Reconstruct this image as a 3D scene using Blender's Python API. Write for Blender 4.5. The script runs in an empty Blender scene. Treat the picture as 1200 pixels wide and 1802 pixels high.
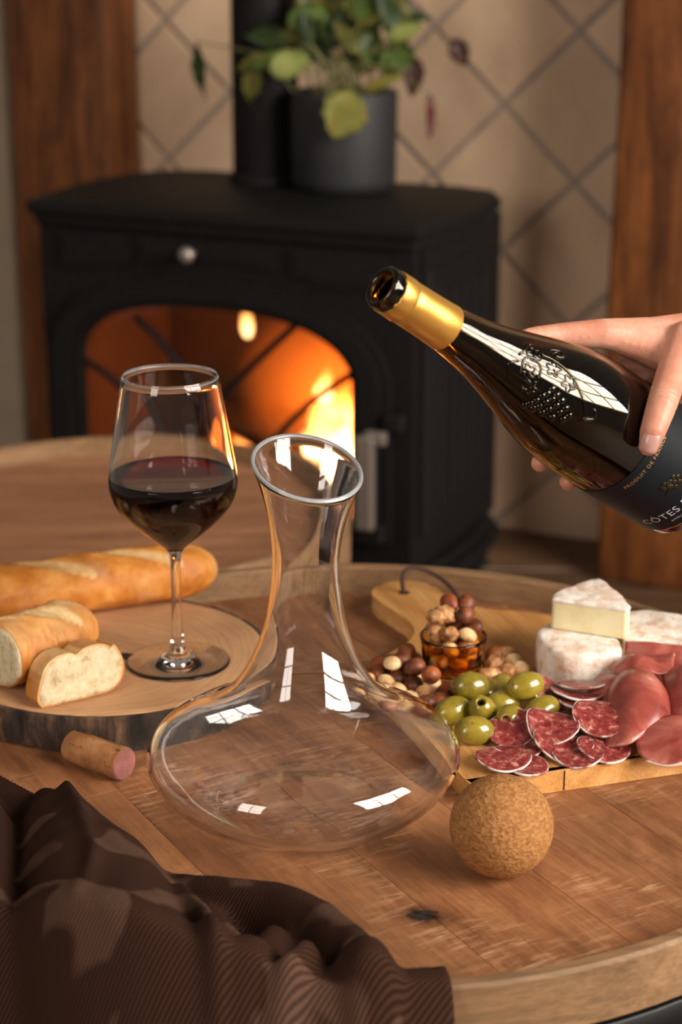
import bpy, bmesh, math, random
from math import sin, cos, pi, radians, sqrt, exp, atan2
from mathutils import Vector, Matrix, Euler, noise as mnoise

S = bpy.context.scene
COL = S.collection
random.seed(7)

# ------------------------------------------------------------------ camera, world, lights, exposure
# world frame: z = 0 is the near table's board surface, +Y runs from the camera to the stove
cam_data = bpy.data.cameras.new('camera')
cam = bpy.data.objects.new('camera', cam_data)
COL.objects.link(cam)
cam.location = (0, 0, 0.60)
cam.rotation_euler = (radians(90 - 18), 0, 0)
cam_data.sensor_fit = 'VERTICAL'
cam_data.sensor_height = 36
cam_data.sensor_width = 24
cam_data.lens = 3300 / 1802 * 36
cam_data.clip_start = 0.05
cam_data.dof.use_dof = True
cam_data.dof.focus_distance = 1.27
cam_data.dof.aperture_fstop = 6.0
S.camera = cam

world = bpy.data.worlds.new('world')
S.world = world
world.use_nodes = True
world.node_tree.nodes['Background'].inputs['Color'].default_value = (1.0, 0.86, 0.72, 1)
world.node_tree.nodes['Background'].inputs['Strength'].default_value = 0.15

S.view_settings.view_transform = 'Standard'
S.view_settings.look = 'None'
S.view_settings.exposure = 0.3
S.view_settings.gamma = 1.0
S.cycles.blur_glossy = 0.0
S.cycles.sample_clamp_indirect = 30.0
S.view_settings.use_curve_mapping = False


def area(name, loc, target, sx, sy, power, color):
    d = bpy.data.lights.new(name, 'AREA')
    d.shape = 'RECTANGLE'
    d.size, d.size_y, d.energy, d.color = sx, sy, power, color
    o = bpy.data.objects.new(name, d)
    COL.objects.link(o)
    o.location = loc
    o.rotation_euler = (Vector(target) - Vector(loc)).to_track_quat('-Z', 'Y').to_euler()
    return o


SKY_C, SKY_T = Vector((2.95, -0.25, 1.68)), Vector((0.0, 1.60, 0.10))
area('side_window_daylight', SKY_C, SKY_T, 2.55, 2.1, 330, (1.0, 0.92, 0.82))
WIN_C, WIN_T = Vector((-1.5, -0.75, 1.15)), Vector((0.0, 1.6, 0.1))
area('window_daylight', WIN_C, WIN_T, 0.8, 1.3, 30, (1.0, 0.90, 0.80))


def point(name, loc, power, color, radius):
    d = bpy.data.lights.new(name, 'POINT')
    d.energy, d.color, d.shadow_soft_size = power, color, radius
    o = bpy.data.objects.new(name, d)
    COL.objects.link(o)
    o.location = loc
    return o


# ------------------------------------------------------------------ object helpers
def lin(h):
    h = h.lstrip('#')
    v = [int(h[i:i + 2], 16) / 255 for i in (0, 2, 4)]
    return tuple([(x / 12.92 if x <= 0.04045 else ((x + 0.055) / 1.055) ** 2.4) for x in v] + [1.0])


def thing(name, label, cat, loc=(0, 0, 0), rot=(0, 0, 0), group=None):
    o = bpy.data.objects.new(name, None)
    o.empty_display_size = 0.02
    COL.objects.link(o)
    o.location = loc
    o.rotation_euler = rot
    o['label'] = label
    o['category'] = cat
    if group:
        o['group'] = group
    return o


def tag(o, label, cat, group=None):
    o['label'] = label
    o['category'] = cat
    if group:
        o['group'] = group
    return o


def link(name, me, m=None, parent=None, local=False, smooth=True):
    """mesh in world coordinates (or in the parent's frame when local)."""
    if m is not None and not me.materials:
        me.materials.append(m)
    if smooth:
        me.shade_smooth()
    o = bpy.data.objects.new(name, me)
    COL.objects.link(o)
    if parent is not None:
        o.parent = parent
        if not local and parent.type == 'EMPTY':
            o.matrix_parent_inverse = parent.matrix_basis.inverted()
    return o


def obj(name, bm, m=None, parent=None, local=False, smooth=True, normals=True):
    if normals:
        bmesh.ops.recalc_face_normals(bm, faces=bm.faces[:])
    me = bpy.data.meshes.new(name)
    bm.to_mesh(me)
    bm.free()
    return link(name, me, m, parent, local, smooth)


def struct(o):
    o['kind'] = 'structure'
    return o


def auto_sharp(o, deg=35):
    me = o.data
    bm = bmesh.new()
    bm.from_mesh(me)
    for e in bm.edges:
        if len(e.link_faces) == 2:
            e.smooth = e.calc_face_angle(0) < radians(deg)
    bm.to_mesh(me)
    bm.free()
    return o


def add_box(bm, c, s, rot=None, bevel=0.0, seg=1):
    r = bmesh.ops.create_cube(bm, size=1)
    M = Matrix.Translation(c) @ (rot.to_4x4() if rot else Matrix.Identity(4)) @ Matrix.Diagonal((s[0], s[1], s[2], 1))
    bmesh.ops.transform(bm, matrix=M, verts=r['verts'])
    if bevel:
        es = list({e for v in r['verts'] for e in v.link_edges})
        bmesh.ops.bevel(bm, geom=es, offset=bevel, segments=seg, affect='EDGES', profile=0.5)
    return bm


def smooth_pts(pts, n=6):
    P = [Vector(p) for p in pts]
    Q = [2 * P[0] - P[1]] + P + [2 * P[-1] - P[-2]]
    out = []
    for i in range(1, len(Q) - 2):
        a, b, c, d = Q[i - 1:i + 3]
        for k in range(n):
            t = k / n
            out.append(.5 * ((2 * b) + (c - a) * t + (2 * a - 5 * b + 4 * c - d) * t * t + (3 * b - a - 3 * c + d) * t ** 3))
    out.append(P[-1])
    return out


def add_tube(bm, pts, rad, seg=8, caps=True):
    P = [Vector(p) for p in pts]
    n = len(P)
    R = [rad] * n if not hasattr(rad, '__len__') else list(rad)
    up = Vector((0.13, 0.21, 0.97))
    prev = None
    rings = []
    for i in range(n):
        t = (P[min(i + 1, n - 1)] - P[max(i - 1, 0)]).normalized()
        if prev is None:
            a = t.cross(up)
            if a.length < 1e-3:
                a = t.cross(Vector((1, 0, 0)))
            a.normalize()
        else:
            a = (prev - t * prev.dot(t)).normalized()
        prev = a
        b = t.cross(a)
        rings.append([bm.verts.new(P[i] + R[i] * (cos(2 * pi * k / seg) * a + sin(2 * pi * k / seg) * b)) for k in range(seg)])
    for i in range(n - 1):
        for k in range(seg):
            bm.faces.new((rings[i][k], rings[i][(k + 1) % seg], rings[i + 1][(k + 1) % seg], rings[i + 1][k]))
    if caps:
        bm.faces.new(rings[0][::-1])
        bm.faces.new(rings[-1])
    return bm


def add_lathe(bm, prof, seg=48, fn=None, closed=False, M=None, ang=None):
    """prof: list of (r, z). Points with r=0 become poles. fn(x,y,z)->(x,y,z)."""
    rings = []
    a0, a1 = ang if ang else (0, 2 * pi)
    full = ang is None
    cnt = seg if full else seg + 1
    for r, z in prof:
        if r < 1e-7:
            v = Vector((0, 0, z))
            if fn:
                v = Vector(fn(*v))
            rings.append([bm.verts.new(M @ v if M else v)])
        else:
            ring = []
            for k in range(cnt):
                t = a0 + (a1 - a0) * k / seg
                v = Vector((r * cos(t), r * sin(t), z))
                if fn:
                    v = Vector(fn(*v))
                ring.append(bm.verts.new(M @ v if M else v))
            rings.append(ring)
    pairs = list(zip(rings[:-1], rings[1:]))
    if closed:
        pairs.append((rings[-1], rings[0]))
    for A, B in pairs:
        m = seg if full else seg
        for k in range(m):
            k2 = (k + 1) % seg if full else k + 1
            if len(A) == 1 and len(B) == 1:
                continue
            if len(A) == 1:
                bm.faces.new((A[0], B[k2], B[k]))
            elif len(B) == 1:
                bm.faces.new((A[k], A[k2], B[0]))
            else:
                bm.faces.new((A[k], A[k2], B[k2], B[k]))
    return bm


def spline_prof(prof, n=5):
    return [(max(p.x, 0), p.y) for p in smooth_pts([(r, z, 0) for r, z in prof], n)]


def add_prism(bm, poly, z0, z1, bevel=0.0, seg=2):
    """vertical prism over a 2-D outline."""
    vb = [bm.verts.new((x, y, z0)) for x, y in poly]
    vt = [bm.verts.new((x, y, z1)) for x, y in poly]
    n = len(poly)
    bm.faces.new(vb[::-1])
    ft = bm.faces.new(vt)
    for i in range(n):
        bm.faces.new((vb[i], vb[(i + 1) % n], vt[(i + 1) % n], vt[i]))
    if bevel:
        es = [e for e in ft.edges] + [bm.edges.get((vb[i], vb[(i + 1) % n])) for i in range(n)]
        bmesh.ops.bevel(bm, geom=es, offset=bevel, segments=seg, affect='EDGES', profile=0.5)
    return bm


def clip_poly(poly, clip):
    """Sutherland-Hodgman: convex clip polygon (counter-clockwise)."""
    out = poly
    m = len(clip)
    for i in range(m):
        ax, ay = clip[i]
        bx, by = clip[(i + 1) % m]
        ins = lambda p: (bx - ax) * (p[1] - ay) - (by - ay) * (p[0] - ax) >= -1e-12
        src, out = out, []
        for j in range(len(src)):
            p, q = src[j - 1], src[j]
            ip, iq = ins(p), ins(q)
            if ip != iq:
                d1 = (bx - ax) * (p[1] - ay) - (by - ay) * (p[0] - ax)
                d2 = (bx - ax) * (q[1] - ay) - (by - ay) * (q[0] - ax)
                t = d1 / (d1 - d2)
                out.append((p[0] + (q[0] - p[0]) * t, p[1] + (q[1] - p[1]) * t))
            if iq:
                out.append(q)
        if not out:
            return []
    res = []
    for p in out:
        if not res or math.hypot(p[0] - res[-1][0], p[1] - res[-1][1]) > 1e-5:
            res.append(p)
    if len(res) > 1 and math.hypot(res[0][0] - res[-1][0], res[0][1] - res[-1][1]) < 1e-5:
        res.pop()
    return res


def evaluated(o, name):
    dg = bpy.context.evaluated_depsgraph_get()
    me = bpy.data.meshes.new_from_object(o.evaluated_get(dg))
    me.name = name
    return me


# ------------------------------------------------------------------ material helpers
class NT:
    def __init__(self, name):
        self.m = bpy.data.materials.new(name)
        self.m.use_nodes = True
        self.t = self.m.node_tree
        self.b = self.t.nodes['Principled BSDF']
        self.out = self.t.nodes['Material Output']

    def n(self, kind, **kw):
        nd = self.t.nodes.new(kind)
        for k, v in kw.items():
            if k[0] == '_':
                setattr(nd, k[1:], v)
            else:
                key = k.replace('__', ' ')
                sock = nd.inputs[int(key[1:])] if key[0] == 'i' and key[1:].isdigit() else nd.inputs[key]
                self.put(sock, v)
        return nd

    def put(self, sock, v):
        if isinstance(v, bpy.types.NodeSocket):
            self.t.links.new(v, sock)
        elif isinstance(v, bpy.types.Node):
            self.t.links.new(v.outputs[0], sock)
        else:
            sock.default_value = v

    def set(self, **kw):
        for k, v in kw.items():
            self.put(self.b.inputs[k.replace('__', ' ')], v)

    def ramp(self, fac, stops, interp='LINEAR'):
        r = self.n('ShaderNodeValToRGB')
        r.color_ramp.interpolation = interp
        el = r.color_ramp.elements
        while len(el) < len(stops):
            el.new(0.5)
        for e, (p, c) in zip(el, stops):
            e.position = p
            e.color = c if len(c) == 4 else (*c, 1)
        self.put(r.inputs[0], fac)
        return r.outputs[0]

    def mix(self, fac, a, b, mode='MIX'):
        x = self.n('ShaderNodeMix', _data_type='RGBA', _blend_type=mode)
        self.put(x.inputs[0], fac)
        self.put(x.inputs[6], a)
        self.put(x.inputs[7], b)
        return x.outputs[2]

    def math(self, op, a, b=0.0, c=None):
        x = self.n('ShaderNodeMath', _operation=op)
        self.put(x.inputs[0], a)
        self.put(x.inputs[1], b)
        if c is not None:
            self.put(x.inputs[2], c)
        return x.outputs[0]

    def coords(self, scale=(1, 1, 1), rnd=True, which='Object', rot=(0, 0, 0)):
        tc = self.n('ShaderNodeTexCoord').outputs[which]
        if rnd:
            oi = self.n('ShaderNodeObjectInfo').outputs['Random']
            add = self.n('ShaderNodeVectorMath', _operation='ADD', i0=tc, i1=self.n('ShaderNodeCombineXYZ', X=self.math('MULTIPLY', oi, 7.3), Y=self.math('MULTIPLY', oi, 3.1), Z=self.math('MULTIPLY', oi, 5.7)))
            tc = add.outputs[0]
        mp = self.n('ShaderNodeMapping', Vector=tc)
        mp.inputs['Scale'].default_value = scale
        mp.inputs['Rotation'].default_value = rot
        return mp.outputs[0]

    def noise(self, vec, scale, detail=4, rough=0.55, dist=0.0):
        return self.n('ShaderNodeTexNoise', Vector=vec, Scale=scale, Detail=detail, Roughness=rough, Distortion=dist).outputs[0]

    def bump(self, h, strength=0.3, dist=0.001, normal=None):
        b = self.n('ShaderNodeBump', Height=h, Strength=strength, Distance=dist)
        if normal is not None:
            self.put(b.inputs['Normal'], normal)
        self.put(self.b.inputs['Normal'], b.outputs[0])
        return b.outputs[0]


def plain(name, col, rough=0.5, metal=0.0, spec=0.5, var=0.0, bump=0.0, bscale=300, bdist=0.0005, coat=0.0, sss=0.0):
    t = NT(name)
    c = lin(col) if isinstance(col, str) else col
    t.set(Roughness=rough, Metallic=metal, Specular__IOR__Level=spec, Coat__Weight=coat)
    if sss:
        t.set(Subsurface__Weight=sss, Subsurface__Scale=0.004)
        t.b.inputs['Subsurface Radius'].default_value = (1, 0.5, 0.3)
    vec = t.coords()
    if var:
        n = t.noise(vec, bscale * 0.12, 5)
        dk = tuple(x * (1 - var) for x in c[:3]) + (1,)
        lt = tuple(min(1, x * (1 + var)) for x in c[:3]) + (1,)
        t.set(Base__Color=t.ramp(n, [(0.3, dk), (0.7, lt)]))
    else:
        t.set(Base__Color=c)
    if bump:
        t.bump(t.noise(vec, bscale, 4), bump, bdist)
    return t.m


def wood(name, stops, k=1.0, rough=0.55, fine=0.35, bump=0.25, saw=0.0, rndval=0.25, coat=0.0, blot=0.0, knot=None):
    """grain runs along local x."""
    t = NT(name)
    v = t.coords((2.2 * k, 22 * k, 22 * k))
    n1 = t.noise(v, 1.6, 6, 0.6, 1.2)
    base = t.ramp(n1, stops)
    v2 = t.coords((14 * k, 420 * k, 420 * k))
    n2 = t.noise(v2, 1.0, 3, 0.7)
    base = t.mix(fine, base, t.ramp(n2, [(0.32, (0.25, 0.25, 0.25)), (0.62, (1.15, 1.15, 1.15))]), 'MULTIPLY')
    if blot:
        n3 = t.noise(t.coords((7, 15, 15)), 1.0, 6, 0.68, 0.8)
        base = t.mix(blot, base, t.ramp(n3, [(0.32, (0.42, 0.36, 0.33)), (0.5, (0.85, 0.83, 0.82)), (0.64, (1.14, 1.14, 1.14))]), 'MULTIPLY')
        n5 = t.noise(t.coords((60, 110, 110)), 1.0, 5, 0.7)
        base = t.mix(blot * 0.8, base, t.ramp(n5, [(0.3, (0.6, 0.58, 0.56)), (0.6, (1.06, 1.06, 1.06))]), 'MULTIPLY')
    h = n2
    if saw:
        v3 = t.coords((1, 0.16, 0.16))
        n4 = t.noise(v3, 210, 3, 0.7, 0.3)
        msk = t.ramp(t.noise(t.coords((1, 1, 1)), 11, 2), [(0.46, (0, 0, 0)), (0.62, (1, 1, 1))])
        mk = t.math('MULTIPLY', msk, t.ramp(n4, [(0.5, (0, 0, 0)), (0.66, (1, 1, 1))]))
        base = t.mix(t.math('MULTIPLY', mk, saw), base, lin('c79a76'))
        h = t.math('ADD', n2, t.math('MULTIPLY', mk, 0.8))
    if knot:
        pos = t.n('ShaderNodeNewGeometry').outputs['Position']
        wp = t.n('ShaderNodeVectorMath', _operation='ADD', i0=pos, i1=t.n('ShaderNodeVectorMath', _operation='SCALE', i0=t.n('ShaderNodeTexNoise', Vector=pos, Scale=90, Detail=4).outputs[1], Scale=0.022).outputs[0])
        dv = t.n('ShaderNodeVectorMath', _operation='MULTIPLY', i0=t.n('ShaderNodeVectorMath', _operation='SUBTRACT', i0=wp.outputs[0], i1=(knot[0] + 0.011, knot[1] + 0.011, 0)).outputs[0], i1=(0.75, 1.3, 0))
        ds = t.n('ShaderNodeVectorMath', _operation='LENGTH', i0=dv.outputs[0]).outputs['Value']
        base = t.mix(1.0, base, t.ramp(ds, [(0.0045, (0.08, 0.05, 0.045)), (0.009, (0.55, 0.5, 0.48)), (0.022, (1, 1, 1))]), 'MULTIPLY')
    oi = t.n('ShaderNodeObjectInfo').outputs['Random']
    val = t.math('MULTIPLY_ADD', oi, 2 * rndval, 1 - rndval)
    base = t.mix(1.0, base, t.n('ShaderNodeCombineColor', Red=val, Green=val, Blue=val).outputs[0], 'MULTIPLY')
    t.set(Base__Color=base, Roughness=rough, Coat__Weight=coat, Specular__IOR__Level=0.35)
    t.bump(h, bump, 0.0006)
    return t.m


def glass(name, col=(1, 1, 1, 1), ior=1.47, rough=0.0):
    t = NT(name)
    t.set(Base__Color=col, Roughness=rough, IOR=ior, Transmission__Weight=1.0)
    return t.m


M = {}
# ------------------------------------------------------------------ room shell
ST_ANG = radians(-24.05)
EX = Vector((cos(ST_ANG), sin(ST_ANG), 0))
EY = Vector((-sin(ST_ANG), cos(ST_ANG), 0))
FLOOR = -0.56
WALL_O = Vector((0, 3.6, 0))
WROT = Matrix.Rotation(ST_ANG, 4, 'Z')
WM = Matrix.Translation(WALL_O) @ WROT


def wall_frame_obj(name, bm, m, parent=None, smooth=False):
    o = obj(name, bm, m, None, smooth=smooth)
    if parent is None:
        o.matrix_basis = WM
    else:
        o.parent = parent
    return o


M['grout'] = plain('grout', 'a3958a', 0.9, var=0.15, bump=0.3, bscale=150)
t = NT('wall_tile')
oi = t.n('ShaderNodeObjectInfo').outputs['Random']
n = t.noise(t.coords((1, 1, 1)), 7, 5, 0.6)
base = t.ramp(n, [(0.3, lin('cead90')), (0.55, lin('dcbb9b')), (0.75, lin('e6c8aa'))])
vv = t.math('MULTIPLY_ADD', oi, 0.14, 0.93)
base = t.mix(1.0, base, t.n('ShaderNodeCombineColor', Red=vv, Green=vv, Blue=vv).outputs[0], 'MULTIPLY')
t.set(Base__Color=base, Roughness=0.55, Specular__IOR__Level=0.3)
t.bump(t.noise(t.coords((1, 1, 1)), 60, 4), 0.25, 0.002)
M['tile'] = t.m
M['plaster'] = plain('plaster', 'b7a48f', 0.9, var=0.08, bump=0.4, bscale=90, bdist=0.001)

bm = bmesh.new()
add_box(bm, (0.15, 0.06, 0.45), (2.6, 0.1, 2.1))
wall_back = struct(wall_frame_obj('wall_back', bm, M['grout']))
HX, HZ = 0.140, 0.1335
X0, X1, Z0, Z1 = -0.72, 0.80, FLOOR, 0.82
wrect = [(X0, Z0), (X1, Z0), (X1, Z1), (X0, Z1)]
for i in range(-9, 6):
    for j in range(-7, 6):
        if (i + j) % 2:
            continue
        cx, cz = 0.3215 + i * HX, 0.25 + HZ + j * HZ
        g = 0.0072
        poly = [(cx - HX + g, cz), (cx, cz - HZ + g), (cx + HX - g, cz), (cx, cz + HZ - g)]
        poly = clip_poly(poly, wrect)
        if len(poly) < 3:
            continue
        bm = bmesh.new()
        vb = [bm.verts.new((x, 0.0098, z)) for x, z in poly]
        vt = [bm.verts.new((x, 0.0045 + random.uniform(0, 0.001), z)) for x, z in poly]
        bm.faces.new(vt)
        for k in range(len(poly)):
            bm.faces.new((vb[k], vb[(k + 1) % len(poly)], vt[(k + 1) % len(poly)], vt[k]))
        fe = [e for e in bm.edges if e.verts[0] in vt and e.verts[1] in vt]
        bmesh.ops.bevel(bm, geom=fe, offset=0.003, segments=2, affect='EDGES')
        wall_frame_obj('tile', bm, M['tile'], wall_back)

bm = bmesh.new()
add_box(bm, (-1.15, 0.02, 0.45), (0.84, 0.1, 2.1), bevel=0.004)
struct(wall_frame_obj('wall_left', bm, M['plaster']))

M['oak_post'] = wood('oak_post', [(0.25, lin('3c1f0e')), (0.45, lin('6b3d1d')), (0.6, lin('8a5228')), (0.8, lin('9c6233'))], 0.8, 0.5, 0.45, 0.35, rndval=0.05, blot=0.55)
M['floor_wood'] = wood('floor_wood', [(0.3, lin('4a3524')), (0.7, lin('7a5a40'))], 1, 0.5, rndval=0.2)


def post(name, x0, x1, y0, depth):
    """squared timber post in the wall's frame; grain along its own x."""
    bm = bmesh.new()
    L = 2.1
    add_box(bm, (0, 0, 0), (L, depth, x1 - x0), bevel=0.008, seg=2)
    bmesh.ops.subdivide_edges(bm, edges=[e for e in bm.edges if e.calc_length() > 1], cuts=24)
    for v in bm.verts:
        q = Vector((v.co.x * 2.5, v.co.y * 9, v.co.z * 9))
        v.co.z += 0.004 * mnoise.noise(q)
        v.co.y += 0.003 * mnoise.noise(q + Vector((5, 5, 5)))
    o = obj(name, bm, M['oak_post'])
    o.matrix_basis = WM @ Matrix.Translation(((x0 + x1) / 2, y0 + depth / 2, FLOOR + L / 2)) @ Matrix.Rotation(radians(90), 4, 'Y')
    return struct(o)


post('trim_1', -0.655, -0.432, -0.125, 0.12)
post('trim_2', 0.590, 0.95, -0.20, 0.20)
# small dark timber filling the gap between tiles and the front post
bm = bmesh.new()
add_box(bm, (0.2, 0.6, FLOOR - 0.02), (5.0, 6.4, 0.04))
floor = struct(obj('floor', bm, M['grout'], smooth=False))
for r_ in range(14):
    y0 = -1.6 + r_ * 0.42
    for c_ in range(2):
        bm = bmesh.new()
        add_box(bm, (0, 0, 0), (2.49, 0.416, 0.006), bevel=0.002)
        o = obj('floorboard', bm, M['floor_wood'], floor, smooth=False)
        o.location = (0.2 - 1.25 + c_ * 2.5, y0, FLOOR - 0.003 + 0.0005)

# window frames the daylight comes through
M['frame_white'] = plain('frame_white', 'd8d4cc', 0.5)


def window(name, c, target, w, h, nx, ny, bar=0.03):
    bm = bmesh.new()
    for k in range(nx + 1):
        add_box(bm, (-w / 2 + w * k / nx, 0, 0), (bar if 0 < k < nx else bar * 1.6, h + bar * 1.6, 0.03))
    for k in range(ny + 1):
        add_box(bm, (0, -h / 2 + h * k / ny, 0), (w + bar * 1.6, bar if 0 < k < ny else bar * 1.6, 0.03))
    o = obj(name, bm, M['frame_white'], smooth=False)
    d = (Vector(target) - Vector(c)).normalized()
    o.matrix_basis = Matrix.Translation(Vector(c) + d * 0.03) @ d.to_track_quat('-Z', 'Y').to_matrix().to_4x4()
    return struct(o)


window('window_1', SKY_C, SKY_T, 2.55, 2.1, 3, 3, 0.075)
window('window_2', WIN_C, WIN_T, 0.8, 1.3, 2, 3)

# ------------------------------------------------------------------ tables
TBL = [(0.25, lin('7e5136')), (0.42, lin('925f3c')), (0.58, lin('9e6b45')), (0.8, lin('aa7852'))]
t_ = None
M['table_wood'] = wood('table_wood', TBL, 1.0, 0.48, 0.28, 0.35, saw=0.75, rndval=0.11, blot=0.70, knot=(0.051, 1.033))
M['rim_wood'] = wood('rim_wood', [(0.25, lin('6e5339')), (0.5, lin('8f6d4c')), (0.8, lin('a5835f'))], 1.0, 0.6, 0.35, 0.35, rndval=0.10, blot=0.35)
M['rear_wood'] = wood('rear_wood', [(0.25, lin('7c5138')), (0.5, lin('9a6a4a')), (0.8, lin('b38360'))], 1.0, 0.55, 0.3, 0.3, rndval=0.10, blot=0.35)
M['black_metal'] = plain('black_metal', '0d0d0e', 0.42, metal=0.6, bump=0.1, bscale=400)
M['knot'] = plain('knot', '1c120c', 0.9, var=0.4, bump=0.8, bscale=500)


def arc_segment(R0, R1, z0, z1, a0, a1, n=18, edge=0.0022):
    bm = bmesh.new()
    prof = [(R0, z0), (R1 - edge, z0), (R1, z0 + edge), (R1, z1 - edge), (R1 - edge, z1), (R0 + edge, z1), (R0, z1 - edge)]
    add_lathe(bm, prof, n, closed=True, ang=(a0, a1))
    # end caps
    for e in [0, 1]:
        pass
    bmesh.ops.holes_fill(bm, edges=[e for e in bm.edges if e.is_boundary], sides=0)
    return bm


def make_table(c, R, z, label, mat, ang, width, cuts, name='coffee_table', legs=4, skirt=0.0):
    """round tray table: boards inside a raised bent-wood rim on a black metal hoop and legs."""
    e = thing(name, label, 'table', (c[0], c[1], FLOOR))
    Ri = R - 0.0115
    rimz0, rimz1 = z - 0.0155 - skirt, z + 0.025
    disc = [(Ri * 0.9985 * cos(2 * pi * k / 96), Ri * 0.9985 * sin(2 * pi * k / 96)) for k in range(96)]
    d = Vector((cos(ang), sin(ang), 0))
    nrm = Vector((-sin(ang), cos(ang), 0))
    ca, sa = cos(-ang), sin(-ang)
    ldisc = [(x * ca - y * sa, x * sa + y * ca) for x, y in disc]      # disc is round: same in the board frame
    k = 0
    o0 = -Ri - 0.004
    rnd = random.Random(11)
    while o0 < Ri:
        w = width * rnd.choice((0.8, 1.0, 1.15))
        if o0 + w > Ri - 0.02:
            w = Ri - o0 + 0.01
        s_list = [-Ri - 0.01] + sorted(rnd.uniform(-Ri, Ri) for _ in range(cuts)) + [Ri + 0.01]
        for s0, s1 in zip(s_list[:-1], s_list[1:]):
            g = 0.00006
            rect = [(s0 + g, o0 + g), (s1 - g, o0 + g), (s1 - g, o0 + w - g), (s0 + g, o0 + w - g)]
            pl = clip_poly(ldisc, rect)
            if len(pl) < 3:
                continue
            mx = sum(p[0] for p in pl) / len(pl)
            my = sum(p[1] for p in pl) / len(pl)
            bm = bmesh.new()
            add_prism(bm, [(p[0] - mx, p[1] - my) for p in pl], -0.014, rnd.uniform(-0.0001, 0.0), bevel=0.00025, seg=1)
            o = obj('plank', bm, mat, e, local=True, smooth=False)
            o.matrix_basis = Matrix.Translation((0, 0, z - FLOOR)) @ Matrix.Rotation(ang, 4, 'Z') @ Matrix.Translation((mx, my, 0))
        o0 += w
    nseg = 7
    for i in range(nseg):
        a0 = radians(-57.0) + 2 * pi * i / nseg
        a1 = a0 + 2 * pi / nseg - 0.0016
        bm = arc_segment(Ri, R, rimz0, rimz1, a0, a1)
        # unroll for the grain: the object is placed so that its local x is tangent at mid-arc
        am = (a0 + a1) / 2
        o = obj('rim_segment', bm, M['rim_wood'], e, local=True)
        o.data.transform(Matrix.Rotation(-am + pi / 2, 4, 'Z'))
        o.matrix_basis = Matrix.Translation((0, 0, -FLOOR)) @ Matrix.Rotation(am - pi / 2, 4, 'Z')
        auto_sharp(o, 30)
    bm = bmesh.new()
    add_lathe(bm, [(0, z - 0.019), (Ri - 0.002, z - 0.019), (Ri - 0.002, z - 0.0142), (0, z - 0.0142)], 64)
    o = obj('underside', bm, M['rim_wood'], e, local=True, smooth=False)
    o.location = (0, 0, -FLOOR)
    bm = bmesh.new()
    add_lathe(bm, [(R - 0.011, z - 0.062 - skirt), (R - 0.004, z - 0.062 - skirt), (R - 0.0025, z - 0.0605 - skirt), (R - 0.0025, z - 0.0205 - skirt), (R - 0.004, z - 0.019 - skirt), (R - 0.011, z - 0.019 - skirt)], 96, closed=True)
    o = obj('frame_hoop', bm, M['black_metal'], e, local=True)
    o.location = (0, 0, -FLOOR)
    auto_sharp(o, 50)
    for i in range(legs):
        a = radians(20) + 2 * pi * i / legs
        bm = bmesh.new()
        p = Vector((cos(a) * (R - 0.024), sin(a) * (R - 0.024), 0))
        add_box(bm, (p.x, p.y, (z - 0.019 - FLOOR) / 2), (0.025, 0.025, z - 0.019 - FLOOR), Matrix.Rotation(a, 3, 'Z'), bevel=0.0015)
        obj('leg', bm, M['black_metal'], e, local=True, smooth=False)
    return e


NT_C, NT_R = (0.008, 1.264), 0.356
near_table = make_table(NT_C, NT_R, 0.0, 'round tray table of reclaimed planks with a raised bent rim, carrying the food and decanter', M['table_wood'], radians(-60.5), 0.088, 1)
rear_table = make_table((-0.288, 2.215), 0.300, -0.13, 'lower blurred round wooden table behind the baguette, before the stove', M['rear_wood'], radians(4), 0.085, 0, skirt=0.035)
# the splintered knot in the near table's front plank
bm = bmesh.new()
for k in range(8):
    a = random.uniform(-0.25, 0.1)
    px, py = 0.051 + random.uniform(-0.004, 0.004), 1.0375 - 0.0013 * k
    add_box(bm, (px, py, 0.0001), (random.uniform(0.007, 0.013), random.uniform(0.0007, 0.0013), 0.0008), Matrix.Rotation(a, 3, 'Z'))
obj('knot', bm, M['knot'], near_table, smooth=False)

# ------------------------------------------------------------------ stove
SO = Vector((-0.524, 3.124, 0))
SM = Matrix.Translation(SO) @ WROT
t = NT('cast_iron')
n = t.noise(t.coords((1, 1, 1)), 90, 4)
t.set(Base__Color=t.ramp(n, [(0.3, lin('0b0a0a')), (0.7, lin('151211'))]), Roughness=0.62, Metallic=0.0, Specular__IOR__Level=0.2)
t.bump(t.noise(t.coords((1, 1, 1)), 700, 3), 0.25, 0.0006)
M['iron'] = t.m
M['steel'] = plain('brushed_steel', '9a8f86', 0.42, metal=0.7, bump=0.1, bscale=500)
M['brick_lining'] = plain('brick_lining', '2e1a13', 0.9, var=0.25, bump=0.3, bscale=80)
M['ash'] = plain('ash', '4a423c', 0.95, var=0.4, bump=0.6, bscale=120, bdist=0.004)


def pane_material():
    t = NT('stove_pane')
    tr = t.n('ShaderNodeBsdfTransparent')
    tr.inputs[0].default_value = (0.93, 0.84, 0.74, 1)
    gl = t.n('ShaderNodeBsdfGlossy')
    gl.inputs['Roughness'].default_value = 0.03
    fr = t.n('ShaderNodeFresnel', IOR=1.45)
    mx = t.n('ShaderNodeMixShader')
    t.put(mx.inputs[0], fr.outputs[0])
    t.put(mx.inputs[1], tr.outputs[0])
    t.put(mx.inputs[2], gl.outputs[0])
    t.put(t.out.inputs['Surface'], mx.outputs[0])
    return t.m


M['pane'] = pane_material()
stove = thing('wood_stove', 'black cast iron wood stove with an arched glass door and a burning fire inside', 'stove', (SO.x, SO.y, FLOOR), (0, 0, ST_ANG))


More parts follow.
